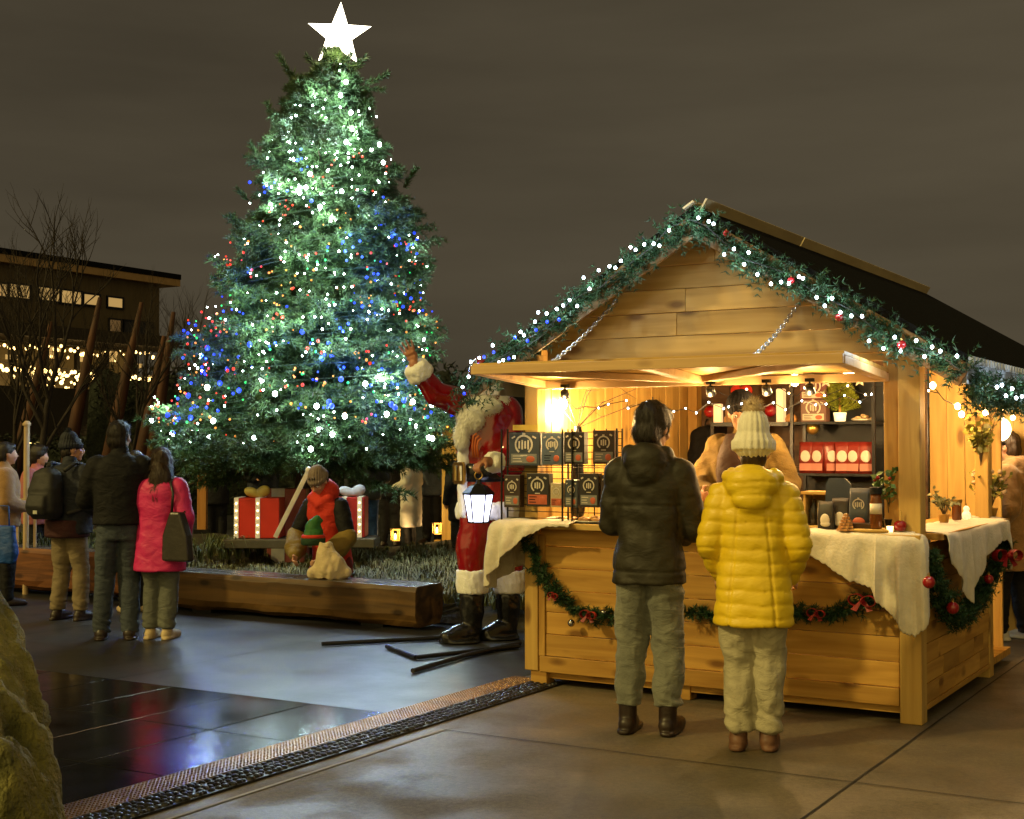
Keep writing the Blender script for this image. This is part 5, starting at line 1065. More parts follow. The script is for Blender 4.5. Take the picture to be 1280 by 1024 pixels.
# ================================================================== SETTING
def struct(o): o['kind'] = 'structure'; return o
def wet(name, c1, c2, r1, r2, scale, bump=.15, bscale=60, joints=True, stain=(.45, .62)):
    """wet concrete: patchy gloss, fine grain, slab joints on the stall grid"""
    m, nt, b = new_mat(name); N = nt.nodes; L = nt.links; tc = N.new('ShaderNodeTexCoord')
    n1 = N.new('ShaderNodeTexNoise'); n1.inputs['Scale'].default_value = scale; n1.inputs['Detail'].default_value = 8; n1.inputs['Roughness'].default_value = .62; L.new(tc.outputs['Object'], n1.inputs['Vector'])
    cr = N.new('ShaderNodeValToRGB'); cr.color_ramp.elements[0].position = .35; cr.color_ramp.elements[1].position = .68; cr.color_ramp.elements[0].color = (*c2, 1); cr.color_ramp.elements[1].color = (*c1, 1); L.new(n1.outputs['Fac'], cr.inputs[0])
    n3 = N.new('ShaderNodeTexNoise'); n3.inputs['Scale'].default_value = 140; n3.inputs['Detail'].default_value = 2; L.new(tc.outputs['Object'], n3.inputs['Vector'])
    mx = N.new('ShaderNodeMix'); mx.data_type = 'RGBA'; mx.blend_type = 'MULTIPLY'; mx.inputs['Factor'].default_value = .55; L.new(cr.outputs[0], mx.inputs['A'])
    c3 = N.new('ShaderNodeValToRGB'); c3.color_ramp.elements[0].position = .3; c3.color_ramp.elements[0].color = (.45, .45, .45, 1); c3.color_ramp.elements[1].position = .6; c3.color_ramp.elements[1].color = (1.15, 1.15, 1.15, 1); L.new(n3.outputs['Fac'], c3.inputs[0]); L.new(c3.outputs[0], mx.inputs['B'])
    n6 = N.new('ShaderNodeTexNoise'); n6.inputs['Scale'].default_value = 34; n6.inputs['Detail'].default_value = 7; n6.inputs['Roughness'].default_value = .75; L.new(tc.outputs['Object'], n6.inputs['Vector'])
    c6 = N.new('ShaderNodeValToRGB'); c6.color_ramp.elements[0].position = .36; c6.color_ramp.elements[0].color = (.62, .6, .58, 1); c6.color_ramp.elements[1].position = .62; c6.color_ramp.elements[1].color = (1.22, 1.2, 1.16, 1); L.new(n6.outputs['Fac'], c6.inputs[0])
    mx6 = N.new('ShaderNodeMix'); mx6.data_type = 'RGBA'; mx6.blend_type = 'MULTIPLY'; mx6.inputs['Factor'].default_value = .8; L.new(mx.outputs['Result'], mx6.inputs['A']); L.new(c6.outputs[0], mx6.inputs['B'])
    vo = N.new('ShaderNodeTexVoronoi'); vo.inputs['Scale'].default_value = 2.3; L.new(tc.outputs['Object'], vo.inputs['Vector']); sm = N.new('ShaderNodeMapRange'); sm.inputs['From Min'].default_value = .035; sm.inputs['From Max'].default_value = .06; sm.inputs['To Min'].default_value = .6; sm.inputs['To Max'].default_value = 0; L.new(vo.outputs['Distance'], sm.inputs[0])
    mx7 = N.new('ShaderNodeMix'); mx7.data_type = 'RGBA'; L.new(sm.outputs[0], mx7.inputs['Factor']); L.new(mx6.outputs['Result'], mx7.inputs['A']); mx7.inputs['B'].default_value = (c2[0] * .5, c2[1] * .5, c2[2] * .5, 1)
    L.new(mx7.outputs['Result'], b.inputs['Base Color'])
    n2 = N.new('ShaderNodeTexNoise'); n2.inputs['Scale'].default_value = scale * 1.7; n2.inputs['Detail'].default_value = 6; L.new(tc.outputs['Object'], n2.inputs['Vector'])
    mr = N.new('ShaderNodeMapRange'); mr.inputs['From Min'].default_value = stain[0]; mr.inputs['From Max'].default_value = stain[1]; mr.inputs['To Min'].default_value = r1; mr.inputs['To Max'].default_value = r2; L.new(n2.outputs['Fac'], mr.inputs[0]); L.new(mr.outputs[0], b.inputs['Roughness'])
    n4 = N.new('ShaderNodeTexNoise'); n4.inputs['Scale'].default_value = bscale; n4.inputs['Detail'].default_value = 4; L.new(tc.outputs['Object'], n4.inputs['Vector'])
    bp = N.new('ShaderNodeBump'); bp.inputs['Strength'].default_value = bump; bp.inputs['Distance'].default_value = .004; L.new(n4.outputs['Fac'], bp.inputs['Height']); L.new(bp.outputs[0], b.inputs['Normal'])
    b.inputs['Specular IOR Level'].default_value = .22 if 'black' in name else .36; return m
conc = wet('damp_concrete', (.165, .135, .088), (.085, .069, .044), .48, .75, .9, bump=.3)
conc2 = wet('wet_grey_paving', (.040, .041, .046), (.018, .019, .022), .28, .50, .8, stain=(.28, .72), bump=.25)
black = wet('wet_black_stone', (.010, .010, .011), (.004, .004, .005), .10, .27, 1.6, .12, 25, stain=(.2, .8))
def sheet(name, x0, x1, y0, y1, z, mat, frame=None):
    m = MB(); m.add([(x0, y0, z), (x1, y0, z), (x1, y1, z), (x0, y1, z)], [(0, 1, 2, 3)]); o = m.build(name, mat)
    if frame: o.location = SC; o.rotation_euler = (0, 0, SROT)
    return struct(o)
# stall grid frame: x along stall front, y back
sheet('ground', -160, 160, -60, 240, 0, conc)
sheet('paving', -24, -2.78, -1.28, 16, .004, conc2, True)
def tile_rect(name, x0, x1, y0, y1, z, nx, ny, gap, mat, h=.012, jit=0, bev=.002):
    m = MB(); dx = (x1 - x0) / nx; dy = (y1 - y0) / ny
    for i in range(nx):
        for j in range(ny): a = x0 + i * dx + gap / 2; c = y0 + j * dy + gap / 2; zz = z + random.uniform(0, jit); m.bx(a, a + dx - gap, c, c + dy - gap, 0, zz + h)
    o = m.build(name, mat, bevel=bev); o.location = SC; o.rotation_euler = (0, 0, SROT); return struct(o)
tile_rect('wet_black_paving', -8.0, -2.79, -9.4, -1.30, .0, 9, 9, .008, black, .010, .0015)
# raised dimple strip and cobble kerb
gold = pm('bronze_dimple_plate', (.36, .21, .08), (.2, .115, .045), 6, rough=.28, rough2=.45, metal=.7, bump=.2, bscale=80)
m = MB(); m.bx(-2.785, -2.585, -9.4, .16, 0, .020)
y = -5.2
while y < .12:
    for i in range(9):
        x = -2.772 + i * .0215 + random.uniform(-.002, .002); m.loft([(x, y + random.uniform(-.004, .004), .0195, .008, .006), (x, y, .0245, .004, .003)], 6, 2)
    y += .025
o = m.build('drain_strip', gold); o.location = SC; o.rotation_euler = (0, 0, SROT); struct(o)
cob = pm('black_cobble', (.014, .014, .014), (.006, .006, .007), 14, rough=.22, rough2=.5, bump=.4, bscale=40, island=.3)
m = MB(); m.bx(-2.583, -2.39, -9.4, .14, 0, .012); y = -9.3
while y < .1:
    for i in range(4): x = -2.557 + i * .046 + random.uniform(-.006, .006); r = random.uniform(.016, .023); m.ell((x, y + random.uniform(-.01, .01), .012), (r, r * 1.15, r * .75), Mx.Rotation(random.uniform(0, 3), 3, 'Z'), 8, 6) if y > -6.2 else None
    y += .043
o = m.build('cobble_kerb', cob); o.location = SC; o.rotation_euler = (0, 0, SROT); struct(o)
# slab joints
jm = pm('joint_dark', (.02, .017, .014), rough=.8, bump=.2); jl = pm('joint_pale', (.30, .28, .24), (.2, .18, .15), 6, rough=.7)
def joint(x0, y0, x1, y1, w, mat):
    m = MB(); a = V((x0, y0, .004)); b = V((x1, y1, .004)); d = (b - a).normalized(); s = V((-d.y, d.x, 0)) * w / 2; n = max(2, int((b - a).length / .25)); vs = []
    for i in range(n + 1):
        p = a.lerp(b, i / n) + s * random.uniform(-.25, .25); vs += [p + s, p - s]
    m.add(vs, [(2 * i, 2 * i + 1, 2 * i + 3, 2 * i + 2) for i in range(n)]); o = m.build('paving_joint', mat); o.location = SC; o.rotation_euler = (0, 0, SROT); struct(o)
for x in (.05, 2.37, 4.69): joint(x, -8, x, 12, .012, jm)
joint(-2.27, -8, -2.27, -1.5, .022, jl)
for y in (-1.5, -3.85): joint(-2.27, y, 9, y, .009, jm)
joint(-9, -1.29, -2.79, -1.29, .03, pm('joint_wet', (.14, .12, .09), rough=.3))
for x in (-5.1, -7.4): joint(x, -1.27, x, 6, .012, jm)

# ---------------------------------------------------------------- boulders
rockm = pm('mossy_boulder', (.29, .265, .07), (.10, .10, .027), 9, rough=.8, bump=1.0, bscale=55, detail=10, bdist=.03)
def boulder(c, r, label, seed):
    bm = bmesh.new(); bmesh.ops.create_icosphere(bm, subdivisions=6, radius=1)
    for v in bm.verts:
        p = v.co.copy(); q = V((p.x * 1.1 + seed, p.y * 1.1, p.z * 1.1)); d = 1 + .22 * mnoise.noise(q) + .09 * mnoise.noise(q * 2.7) - .07 * abs(mnoise.noise(q * 3.7 + V((5, 1, 2)))) + .03 * mnoise.noise(q * 8) - .03 * abs(mnoise.noise(q * 12)) + .014 * mnoise.noise(q * 26) + .008 * mnoise.noise(q * 55)
        v.co = V((p.x * r[0], p.y * r[1], p.z * r[2])) * d
        if v.co.z < -c[2] + .0: v.co.z = -c[2]
    me = bpy.data.meshes.new('boulder'); bm.to_mesh(me); bm.free(); me.materials.append(rockm); me.polygons.foreach_set('use_smooth', [True] * len(me.polygons))
    o = bpy.data.objects.new('boulder', me); COL.objects.link(o); o.location = c; tag(o, label, 'boulder', 'mossy boulders')
boulder((-2.60, 6.1, .35), (.56, .5, .66), 'upper mossy boulder at the left edge, partly behind the bigger one', 3.1)
boulder((-1.70, 4.05, .06), (.46, .42, .84), 'big mossy boulder in the lower left corner in front of the other', 8.4)

# ---------------------------------------------------------------- log bench, planter, grasses
logm = wood('dark_log', 0, (.15, .08, .024), (.035, .02, .009), .1, .5, True, .6)
topm = pm('wet_grey_timber', (.11, .10, .09), (.06, .055, .05), 6, (.4, 3, 3), rough=.18, rough2=.34, bump=.3, bscale=16, bstretch=(.3, 4, 4))
pr = gnd(517, 790); BSC = V((pr.x, pr.y, 0)); 
bt = thing('log_bench', 'long dark log bench with worn glossy top in front of the grass bed', 'bench', BSC, SROT)
def log_mesh(x0, x1, y0, y1, z0, z1, seed):
    m = MB(); n = 40; rings = []
    prof = [(y0 + .02, z0 + .04), (y0, z0 + .10), (y0, z1 - .05), (y0 + .03, z1 - .004), (y1 - .03, z1), (y1, z1 - .05), (y1, z0 + .08), (y1 - .04, z0), ((y0 + y1) / 2, z0 - .005), (y0 + .08, z0)]
    k = len(prof)
    for i in range(n + 1):
        x = x0 + (x1 - x0) * i / n
        for j, (y, z) in enumerate(prof):
            d = .018 * mnoise.noise((x * 2.2 + seed, j * .7, 0)) + .01 * mnoise.noise((x * 7, j * 1.3, seed)); top = j in (3, 4)
            m.v.append((x, y + (0 if top else d), z + (d * .25 if top else d * .7)))
    for i in range(n):
        for j in range(k): m.f.append((i * k + j, i * k + (j + 1) % k, (i + 1) * k + (j + 1) % k, (i + 1) * k + j)); m.m.append(1 if j == 3 else 0)
    m.f += [tuple(range(k - 1, -1, -1)), tuple(n * k + j for j in range(k))]; m.m += [0, 0]; return m
m = log_mesh(-3.05, 0.02, 0, .42, .035, .385, 1.0); m.build('log', [logm, topm], bt, fixn=True, bevel=.006)
for x in (-2.5, -.5): m = MB(); m.bx(x - .12, x + .12, .08, .34, 0, .05); m.build('foot', metal_dk, bt)
pw = gnd(30, 744); PW = V((pw.x, pw.y, 0)); b2 = thing('timber_planter_wall', 'long reddish timber planter wall behind the left group of people', 'planter', PW, SROT)
m = log_mesh(-4, 1.75, 0, .35, .06, .50, 4.0); m.build('timber', [wood('red_log', 0, (.22, .085, .03), (.08, .03, .014), .1, .5), topm], b2, fixn=True, bevel=.006)
soil = pm('dark_soil', (.05, .04, .025), (.025, .02, .012), 12, rough=.95, bump=.8, bscale=30)
def bed(x0, x1, y0, y1, frame, z=.25, name='soil_bed'):
    m = MB(); nx, ny = 40, 16
    for i in range(nx + 1):
        for j in range(ny + 1):
            x = x0 + (x1 - x0) * i / nx; y = y0 + (y1 - y0) * j / ny; edge = min(i, nx - i, j * 1.5, (ny - j) * 1.5); m.v.append((x, y, z * min(1, edge / 2.0) + .05 * mnoise.noise((x * 1.3, y * 1.3, 3))))
    for i in range(nx):
        for j in range(ny): a = i * (ny + 1) + j; m.f.append((a, a + ny + 1, a + ny + 2, a + 1)); m.m.append(0)
    o = m.build(name, soil, None, True); o.location = frame; o.rotation_euler = (0, 0, SROT); return struct(o)
bed(-4.6, 1.15, .5, 9.5, BSC, .20); bed(-7, 1.9, .36, 4.5, PW, .38)
def tufts(label, frame, x0, x1, y0, y1, n, z, mat, L=.22, seed=1, name='ornamental_grass', skip=None):
    g = np.random.default_rng(seed); V_ = []; F_ = []; Rz = Mx.Rotation(SROT, 3, 'Z'); cnt_ = 0
    for i in range(n):
        x = g.uniform(x0, x1); y = y0 + (y1 - y0) * g.random() ** 1.6
        if skip and skip(x, y): continue
        h = L * g.uniform(.6, 1.25) * (1 + .5 * mnoise.noise((x * 1.7, y * 1.7, seed))); nb = 34
        for b in range(nb):
            a = g.uniform(0, 6.283); out = g.uniform(.15, .95) * h; d = np.array([math.cos(a), math.sin(a), 0]); s = np.array([-d[1], d[0], 0]) * g.uniform(.003, .0065)
            o = np.array([x, y, z]) + d * .03 * g.random(); m1 = o + d * out * .45 + np.array([0, 0, h * g.uniform(.6, .95)]); t = o + d * out + np.array([0, 0, h * g.uniform(.25, .95)])
            k = len(V_); V_ += [o + s, o - s, m1 + s * .8, m1 - s * .8, t]; F_ += [(k, k + 1, k + 3), (k, k + 3, k + 2), (k + 2, k + 3, k + 4)]
    o = np_mesh(name, np.array(V_), np.array(F_), mat, None, frame); o.rotation_euler = (0, 0, SROT); tag(o, label, 'grass', kind='stuff'); return o
grassm = pm('dry_pale_grass', (.20, .175, .07), (.085, .09, .035), 3, rough=.7, bump=0, island=.5)
grassg = pm('dull_green_grass', (.14, .16, .06), (.05, .07, .03), 4, rough=.7, bump=0, island=.5)
tufts('pale dry ornamental grass filling the bed behind the log bench', BSC, -4.0, 1.05, .62, 4.2, 680, .17, grassm, .19, 3)
tufts('dull green ground cover between the grass tufts in the bed', BSC, -4.2, 1.1, .55, 5.2, 460, .16, grassg, .15, 5, 'ground_cover')
tufts('low green planting in the bed behind the left timber wall', PW, -1.5, 1.8, .4, 2.2, 160, .36, grassg, .2, 7, 'ground_cover')

# ---------------------------------------------------------------- presents
def present(px0, px1, py0, py1, Y, label, mat, bowm, bow_px):
    a = at(px0, py1, Y); b = at(px1, py0, Y); w = b.x - a.x; h = b.z - a.z; d = w * .8
    t = thing('wrapped_present', label, 'present', ((a.x + b.x) / 2, Y, a.z), 0, 'big wrapped presents under the tree'); m = MB(); m.bx(-w / 2, w / 2, 0, d, 0, h); m.build('box', mat, t, bevel=.008)
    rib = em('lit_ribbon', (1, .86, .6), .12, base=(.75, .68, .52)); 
    for x in (0.02 * w, -.46 * w if 'left' in label else .38 * w):
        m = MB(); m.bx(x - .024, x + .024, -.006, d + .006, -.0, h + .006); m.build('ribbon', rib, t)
        for i in range(5): bulb(t, (x, -.010, h * (.15 + .18 * i)), LEDWARM, .006)
    m = MB(); bxp = at(bow_px, py0, Y).x - (a.x + b.x) / 2; 
    m.ell((bxp - .06, d * .4, h + .06), (.09, .05, .055), Mx.Rotation(R(20), 3, 'Y')); m.ell((bxp + .07, d * .4, h + .07), (.08, .05, .065), Mx.Rotation(R(-25), 3, 'Y')); m.ell((bxp, d * .4, h + .035), (.04, .04, .035)); blob('bow', m, bowm, t, .012, 2)
    m = MB(); m.bx(-w / 2 - .12, w / 2 + .12, -.15, d + .1, -.10, -.006); o = m.build('stone_plinth', pm('pale_stone', (.10, .09, .06), rough=.85), None, bevel=.01); o.location = t.location; tag(o, 'low pale stone slab under the ' + ('left' if 'left' in label else 'right') + ' red present', 'plinth', 'stone slabs under the presents')
redp = pm('red_wrapping', (.62, .035, .016), (.55, .028, .012), 5, rough=.45, bump=.1, bscale=8)
present(293, 349, 623, 673, 14.9, 'bright red present with lit ribbon and yellow bow on the left under the tree', redp, pm('yellow_satin', (.6, .5, .12), rough=.4), 318)
present(402, 456, 622, 672, 14.7, 'dark red present with lit ribbon and silver bow on the right under the tree', pm('dark_red_wrapping', (.40, .016, .014), (.33, .012, .012), 5, rough=.45, bump=.1), pm('silver_satin', (.5, .5, .56), rough=.3), 438)
a = at(349, 624, 16.7); t = thing('tall_present', 'tall pink-red present with a wide white ribbon standing behind the other presents', 'present', (at(358, 640, 15.6).x, 15.6, .25)); m = MB(); m.bx(-.22, .22, 0, .3, 0, .84); m.build('box', pm('faded_red_wrapping', (.4, .1, .08), rough=.5), t, bevel=.006); m = MB(); m.bx(-.17, -.02, -.006, .306, 0, .843); m.build('ribbon', pm('white_satin', (.6, .58, .54), rough=.4), t)
# white triangular easel behind the kneeling helper
t = thing('white_easel', 'white triangular folding frame standing behind the kneeling helper', 'frame', (at(387, 700, 13.6).x, 13.6, .3)); apex = at(386, 588, 13.6) - V(t.location); wpt = pm('white_paint', (.75, .74, .72), rough=.5)
for px, py in ((344, 672), (424, 674)):
    e = at(px, py, 13.6) - V(t.location); m = MB(); m.bar(apex, e, .045 if px < 360 else .04, .02, V((0, 1, 0))); m.build('leg', wpt, t, bevel=.003)
m = MB(); m.ell(apex, .035); m.build('hinge', wpt, t, True)
# sack + felt hat on the bench
sp = at(412, 712, 12.4); sk = thing('cream_sack', 'stuffed cream cloth sack standing on the log bench', 'sack', (sp.x, sp.y, .384)); m = MB(); m.loft([(0, 0, 0, .14, .10), (.01, 0, .08, .17, .12), (0, 0, .18, .13, .1), (-.03, 0, .27, .07, .06), (-.04, 0, .33, .05, .04)], p=2.1); m.ell((.1, 0, .06), (.1, .09, .07)); m.ell((-.13, .0, .05), (.07, .07, .06)); blob('sack_body', m, pm('cream_sackcloth', (.62, .50, .30), (.5, .4, .23), 12, rough=.9, bump=.4, bscale=60), sk, .011, 3, wrinkle(.016, 13, 9, 31)); m = MB(); m.tube([V((-.037 + .055 * math.cos(q), .046 * math.sin(q), .285)) for q in np.linspace(0, 6.28, 17)], .008, 6, False); m.build('drawstring', pm('jute', (.4, .3, .15)), sk, True)
hp_ = at(394, 672, 12.62); ht = thing('elf_hat', 'green and red felt hat held over the cream sack', 'hat', (hp_.x, hp_.y - .12, hp_.z)); m = MB(); m.limb([(0, 0, .03), (.0, 0, .11), (.03, 0, .17), (.07, 0, .16)], [.095, .07, .04, .02]); blob('crown', m, pm('green_felt', (.03, .16, .03), (.02, .11, .02), 10), ht, .01, 2, wrinkle(.008)); m = MB(); m.lathe([(.10, -.06), (.112, -.05), (.112, 0), (.1, .02)], n=22); m.build('brim', pm('dark_green_felt', (.015, .05, .02), rough=.8), ht, True); m = MB(); m.lathe([(.108, .002), (.11, .02), (.1, .035)], n=22); m.build('band', fab_red, ht, True)

# ---------------------------------------------------------------- the Christmas tree
TY = 16.0
def tz(py): return at(640, py, TY).z
def cxl(z):  # centre x by height
    return np.interp(z, [tz(600), tz(450), tz(350), tz(250), tz(150), tz(85)], [at(p, 500, TY).x for p in (382, 388, 404, 408, 408, 414)])
def crad(z): return np.interp(z, [tz(612), tz(585), tz(560), tz(450), tz(350), tz(250), tz(150), tz(85), tz(60)], [r * TY / FPX for r in (130, 168, 176, 156, 124, 95, 62, 21, 8)])
tree = thing('christmas_tree', 'tall fir tree covered with white and coloured lights, a star on top', 'tree', (cxl(tz(600)), TY, 0))
TO = V(tree.location); Zb, Zt = tz(558), tz(66)
def build_tree():
    g = np.random.default_rng(21); P = []; Dn = []; tw = MB()
    N = 1330
    for i in range(N):
        f = g.random(); z = Zb + (Zt - Zb) * ((1 - math.sqrt(1 - f * .985)) if i < 1100 else .68 + .34 * f); z += g.normal() * .03; z = min(max(z, Zb), Zt - .02)
        a = g.uniform(0, 6.283); lay = 1 + .10 * math.sin(z * 7.0 + math.sin(a * 2) * 1.2) ; Rr = crad(z) * g.uniform(.72, 1.10) * lay * (1 + .16 * mnoise.noise((math.cos(a) * 1.3, math.sin(a) * 1.3, z * 1.1)))
        hrel = (z - Zb) / (Zt - Zb); up = -.18 + (.85 if i < 1100 else 1.25) * hrel ** 1.3 + g.normal() * .10
        d = np.array([math.cos(a), math.sin(a), up]); d /= np.linalg.norm(d); c0 = np.array([cxl(z) - TO.x, 0, z - .2 * Rr * max(0, up)])
        L = Rr; s0 = .22
        n = int(5 + 26 * min(1, L)); side = np.cross(d, [0, 0, 1.]); side /= np.linalg.norm(side) + 1e-9; upv = np.cross(side, d)
        curve = g.uniform(.02, .12) * L
        for k in range(n):
            t = s0 + (1 - s0) * (k + g.random()) / n; p = c0 + d * L * t + np.array([0, 0, curve * (t * t - .6)])
            ln = (.30 * (1 - t) + .10) * min(1, L * 1.1 + .10) * g.uniform(.7, 1.2); sg = 1 if k % 2 else -1
            td = d * .75 + side * sg * g.uniform(.55, 1.0) + upv * g.normal() * .3; td /= np.linalg.norm(td); m_ = int(3 + ln / .035)
            for e in range(m_): P.append(p + td * ln * (e + .5) / m_ + np.array([0, 0, -.06 * (e / m_) ** 2])); Dn.append(td)
        if i % 3 == 0: tw.tube([c0 + d * L * .1, c0 + d * L * .6 + np.array([0, 0, curve * -.2]), c0 + d * L], [.016 * min(1, L + .2), .009, .003], 4, False)
    # bare leader shoots near the tip
    for px, py, qx, qy in ((379, 120, 348, 68), (383, 128, 366, 92), (455, 105, 486, 93), (452, 112, 480, 112), (430, 88, 458, 72), (425, 85, 440, 66), (398, 85, 382, 70), (352, 178, 334, 128), (360, 150, 352, 125), (365, 148, 362, 122), (300, 290, 290, 268), (310, 250, 296, 236), (330, 205, 312, 180), (505, 235, 520, 210), (440, 90, 452, 78), (412, 84, 404, 66)):
        b = at(px, py, TY - .05) - TO; e = at(qx, qy, TY - .05) - TO; n = int((e - b).length / .014); dd = np.array((e - b).normalized())
        for k in range(n):
            for q_ in range(2): P.append(np.array(b.lerp(e, k / n)) + g.normal(size=3) * .008); Dn.append(dd)
        tw.tube([b, e], [.007, .003], 4, False)
    v, f = needles(np.array(P), np.array(Dn), 6, .078, .0125, .60, 9)
    np_mesh('crown', v, f, pm('fir_needles', (.062, .12, .036), (.016, .042, .013), 5, rough=.55, bump=0, island=.4, spec=.4), tree)
    m = MB(); m.tube([(0, 0, 0), (0, 0, 1.5), (cxl(4) - TO.x, 0, 4), (cxl(Zt) - TO.x, 0, Zt)], [.13, .12, .07, .015], 12); m.add(tw.v, tw.f); m.build('trunk', pm('fir_bark', (.09, .06, .04), (.05, .03, .02), 14, (3, 3, .6), bump=.6), tree, True)
build_tree()
# star
st = thing('tree_star', 'glowing white five pointed star on the tip of the fir', 'star', at(424, 44, TY)); m = MB(); ro, ri = 42 * TY / FPX, 17 * TY / FPX; pts = [((ro if i % 2 == 0 else ri) * math.cos(math.pi / 2 + i * math.pi / 5 - .05), (ro if i % 2 == 0 else ri) * math.sin(math.pi / 2 + i * math.pi / 5 - .05)) for i in range(10)]
m.v = [(x, 0, z) for x, z in pts] + [(0, -.09, 0), (0, .09, 0)]; m.f = [(i, (i + 1) % 10, 10) for i in range(10)] + [((i + 1) % 10, i, 11) for i in range(10)]; m.m = [0] * 20; m.build('star_body', em('star_glow', (1.0, .90, .68), 7, True), st, fixn=True)
m = MB(); m.tube([(0, 0, -.1), (-.02, 0, -.55)], .012, 6); m.build('pole', metal_dk, st)
for i in range(10):
    x, z = pts[i]
for i in range(5):
    x, z = pts[2 * i]
    for j in range(3): f = .35 + .2 * j; bulb(st, (x * f, -.095 * (1 - f) - .012, z * f), em('star_bulb', (1, .92, .75), 25), .012)
point(st, (0, -.25, -.25), 14, (1, .85, .5), .1)
# light strings wound round the crown
def surf(z, a, k=1.0):
    r = crad(z) * k; return V((cxl(z) + r * math.cos(a), TY + r * math.sin(a), z))
def front_angle(g): return -math.pi / 2 + g.uniform(-1.45, 1.45)
def tree_string(label, n, mat, r, seed, turns, mid=0, zr=(0.0, .97), clump=0, depth=(.80, 1.04), big=0, lamp=0, lampc=(1, 1, 1)):
    g = random.Random(seed); t = thing('light_string', label, 'string lights', TO, 0, 'light strings on the fir tree'); ph = g.uniform(0, 6)
    pts = []; lamps = 0
    for i in range(n):
        f = zr[0] + (zr[1] - zr[0]) * (1 - math.sqrt(1 - (i + .5) / n * .98)); z = Zb + (Zt - Zb) * f + g.uniform(-.16, .16); z = max(Zb + .02, z)
        a = (-math.pi / 2 + g.gauss(.0, .55) if mid and g.random() < mid else front_angle(g)) if i % 6 else g.uniform(0, 6.28)
        if clump and i % clump: a = la + g.gauss(0, .14); z = lz + g.gauss(0, .09)
        else: la, lz = a, z
        p = surf(z, a, g.uniform(*depth) * (1 + .08 * math.sin(z * 7))) - TO; pts.append(p); rr = r * (big if big and g.random() < .20 else g.choice((.65, .8, 1, 1)))
        if i < 100: bulb(t, p, mat, round(rr, 4))
        if lamp and i % lamp == 0 and -math.pi < a < .3: point(t, p + V((0, -.07, 0.02)), g.choice((.4, .8, 1, 2.0)) * LAMPW, lampc, .02); lamps += 1
    if n > 100:
        m = MB(); [m.ico(p, r * g.choice((.7, 1, 1.0, 1.3)), 1) for p in pts[100:]]; o = m.build('bulb', mat, t, True); o['kind'] = 'stuff'
    turnp = [surf(Zb + .1 + (Zt - Zb - .3) * i / 240, ph + turns * 6.283 * i / 240, .86) - TO for i in range(241)]
    m = MB(); m.tube(turnp, .004, 4); m.build('cable', pm('dark_green_wire', (.01, .03, .012)), t)
LAMPW = 10.0
treew = em('tree_white_led', (.78, 1.0, .93), 30); 
tree_string('white light string winding around the whole fir tree, the brightest of its strings', 290, treew, .0098, 1, 9, .45, depth=(.90, 1.08), big=2.7, lamp=3, lampc=(.76, 1.0, .95), clump=2)
tree_string('white light string round the narrow top of the fir tree under the star', 90, treew, .0098, 11, 5, .6, (.60, 1.0), depth=(.85, 1.06), big=2.4, lamp=4, lampc=(.78, .97, 1), clump=2)
tree_string('blue light string in dense clusters on the fir tree', 190, LEDB, .0155, 2, 6, 0, (.05, .88), 5, (.90, 1.08), 1.7, lamp=8, lampc=(.06, .12, 1))
tree_string('red and orange-red light string across the middle and lower fir tree', 200, LEDR, .0125, 3, 6, 0, (.05, .85), 3, (.88, 1.06), 1.4)
tree_string('amber light string in the middle band of the fir tree', 190, LEDO, .0115, 4, 5, 0, (.03, .7), 3, (.88, 1.06), 1.3, lamp=18, lampc=(1, .5, .12))
tree_string('green light string with few bulbs low on the fir tree', 80, LEDG, .0135, 5, 4, 0, (.03, .6), 2, (.9, 1.05))

# ---------------------------------------------------------------- background building
BO = V((-15.6, 41.7, 0)); BM = Mx.Translation(BO) @ Mx.Rotation(R(60), 4, 'Z')     # x along facade to the right/back, y inward
bp_ = lambda px, py, y=0: on_plane(px, py, BM, y)
def bobj(n, l, c, g=None): return thing(n, l, c, BO, R(60), g)
bd = bobj('lit_building', 'long two storey building with a sloping flat roof and a lit glass ground floor', 'building')
wallm = pm('dull_brown_cladding', (.10, .075, .042), (.075, .055, .03), 2, (4, 4, .4), rough=.8, bump=.2)
XE = bp_(199, 400).x; zr = bp_(100, 331).z
m = MB(); m.bx(-14, XE, 0, 12, bp_(100, 432).z, zr - .3); m.build('wall', wallm, bd)
m = MB(); m.bx(-14, XE + .75, -.3, 13, zr - .06, zr + .12); m.build('roof', felt, bd)
m = MB(); m.bx(-14, XE + .73, -.28, 12.9, zr - .3, zr - .065); m.build('eave', pm('tan_fascia', (.36, .23, .11), (.28, .18, .08), 3, rough=.7), bd)
lit = em('lit_window_amber', (1.0, .62, .20), .42, True, base=(.3, .2, .1)); litdim = em('dim_window', (1.0, .55, .18), .10, True, base=(.1, .07, .04)); litb = em('lit_hall', (1.0, .60, .18), .6, True, base=(.3, .2, .1))
def window(x0, y0, x1, y1, mat):
    a = bp_(x0, y1); b = bp_(x1, y0); m = MB()
    for u0, u1, v0, v1 in ((a.x - .06, a.x, a.z - .06, b.z + .06), (b.x, b.x + .06, a.z - .06, b.z + .06), (a.x, b.x, a.z - .06, a.z), (a.x, b.x, b.z, b.z + .06)): m.bx(u0, u1, -.06, -.002, v0, v1)
    w = m.build('window', metal_dk, bd); m = MB(); m.bx(a.x, b.x, -.03, -.01, a.z, b.z); m.build('pane', mat, w)
for r_ in ((-24, 355, -12, 367), (-9, 356, 8, 369), (11, 358, 36, 371), (46, 362, 73, 374), (76, 366, 101, 378), (104, 370, 123, 380), (134, 374, 152, 383)): window(*r_, lit)
window(136, 401, 150, 424, litdim); window(155, 403, 170, 428, pm('dark_glass_pane', (.02, .018, .015), rough=.1, bump=0)); window(174, 405, 190, 430, pm('dark_glass_pane', (.02, .018, .015)))
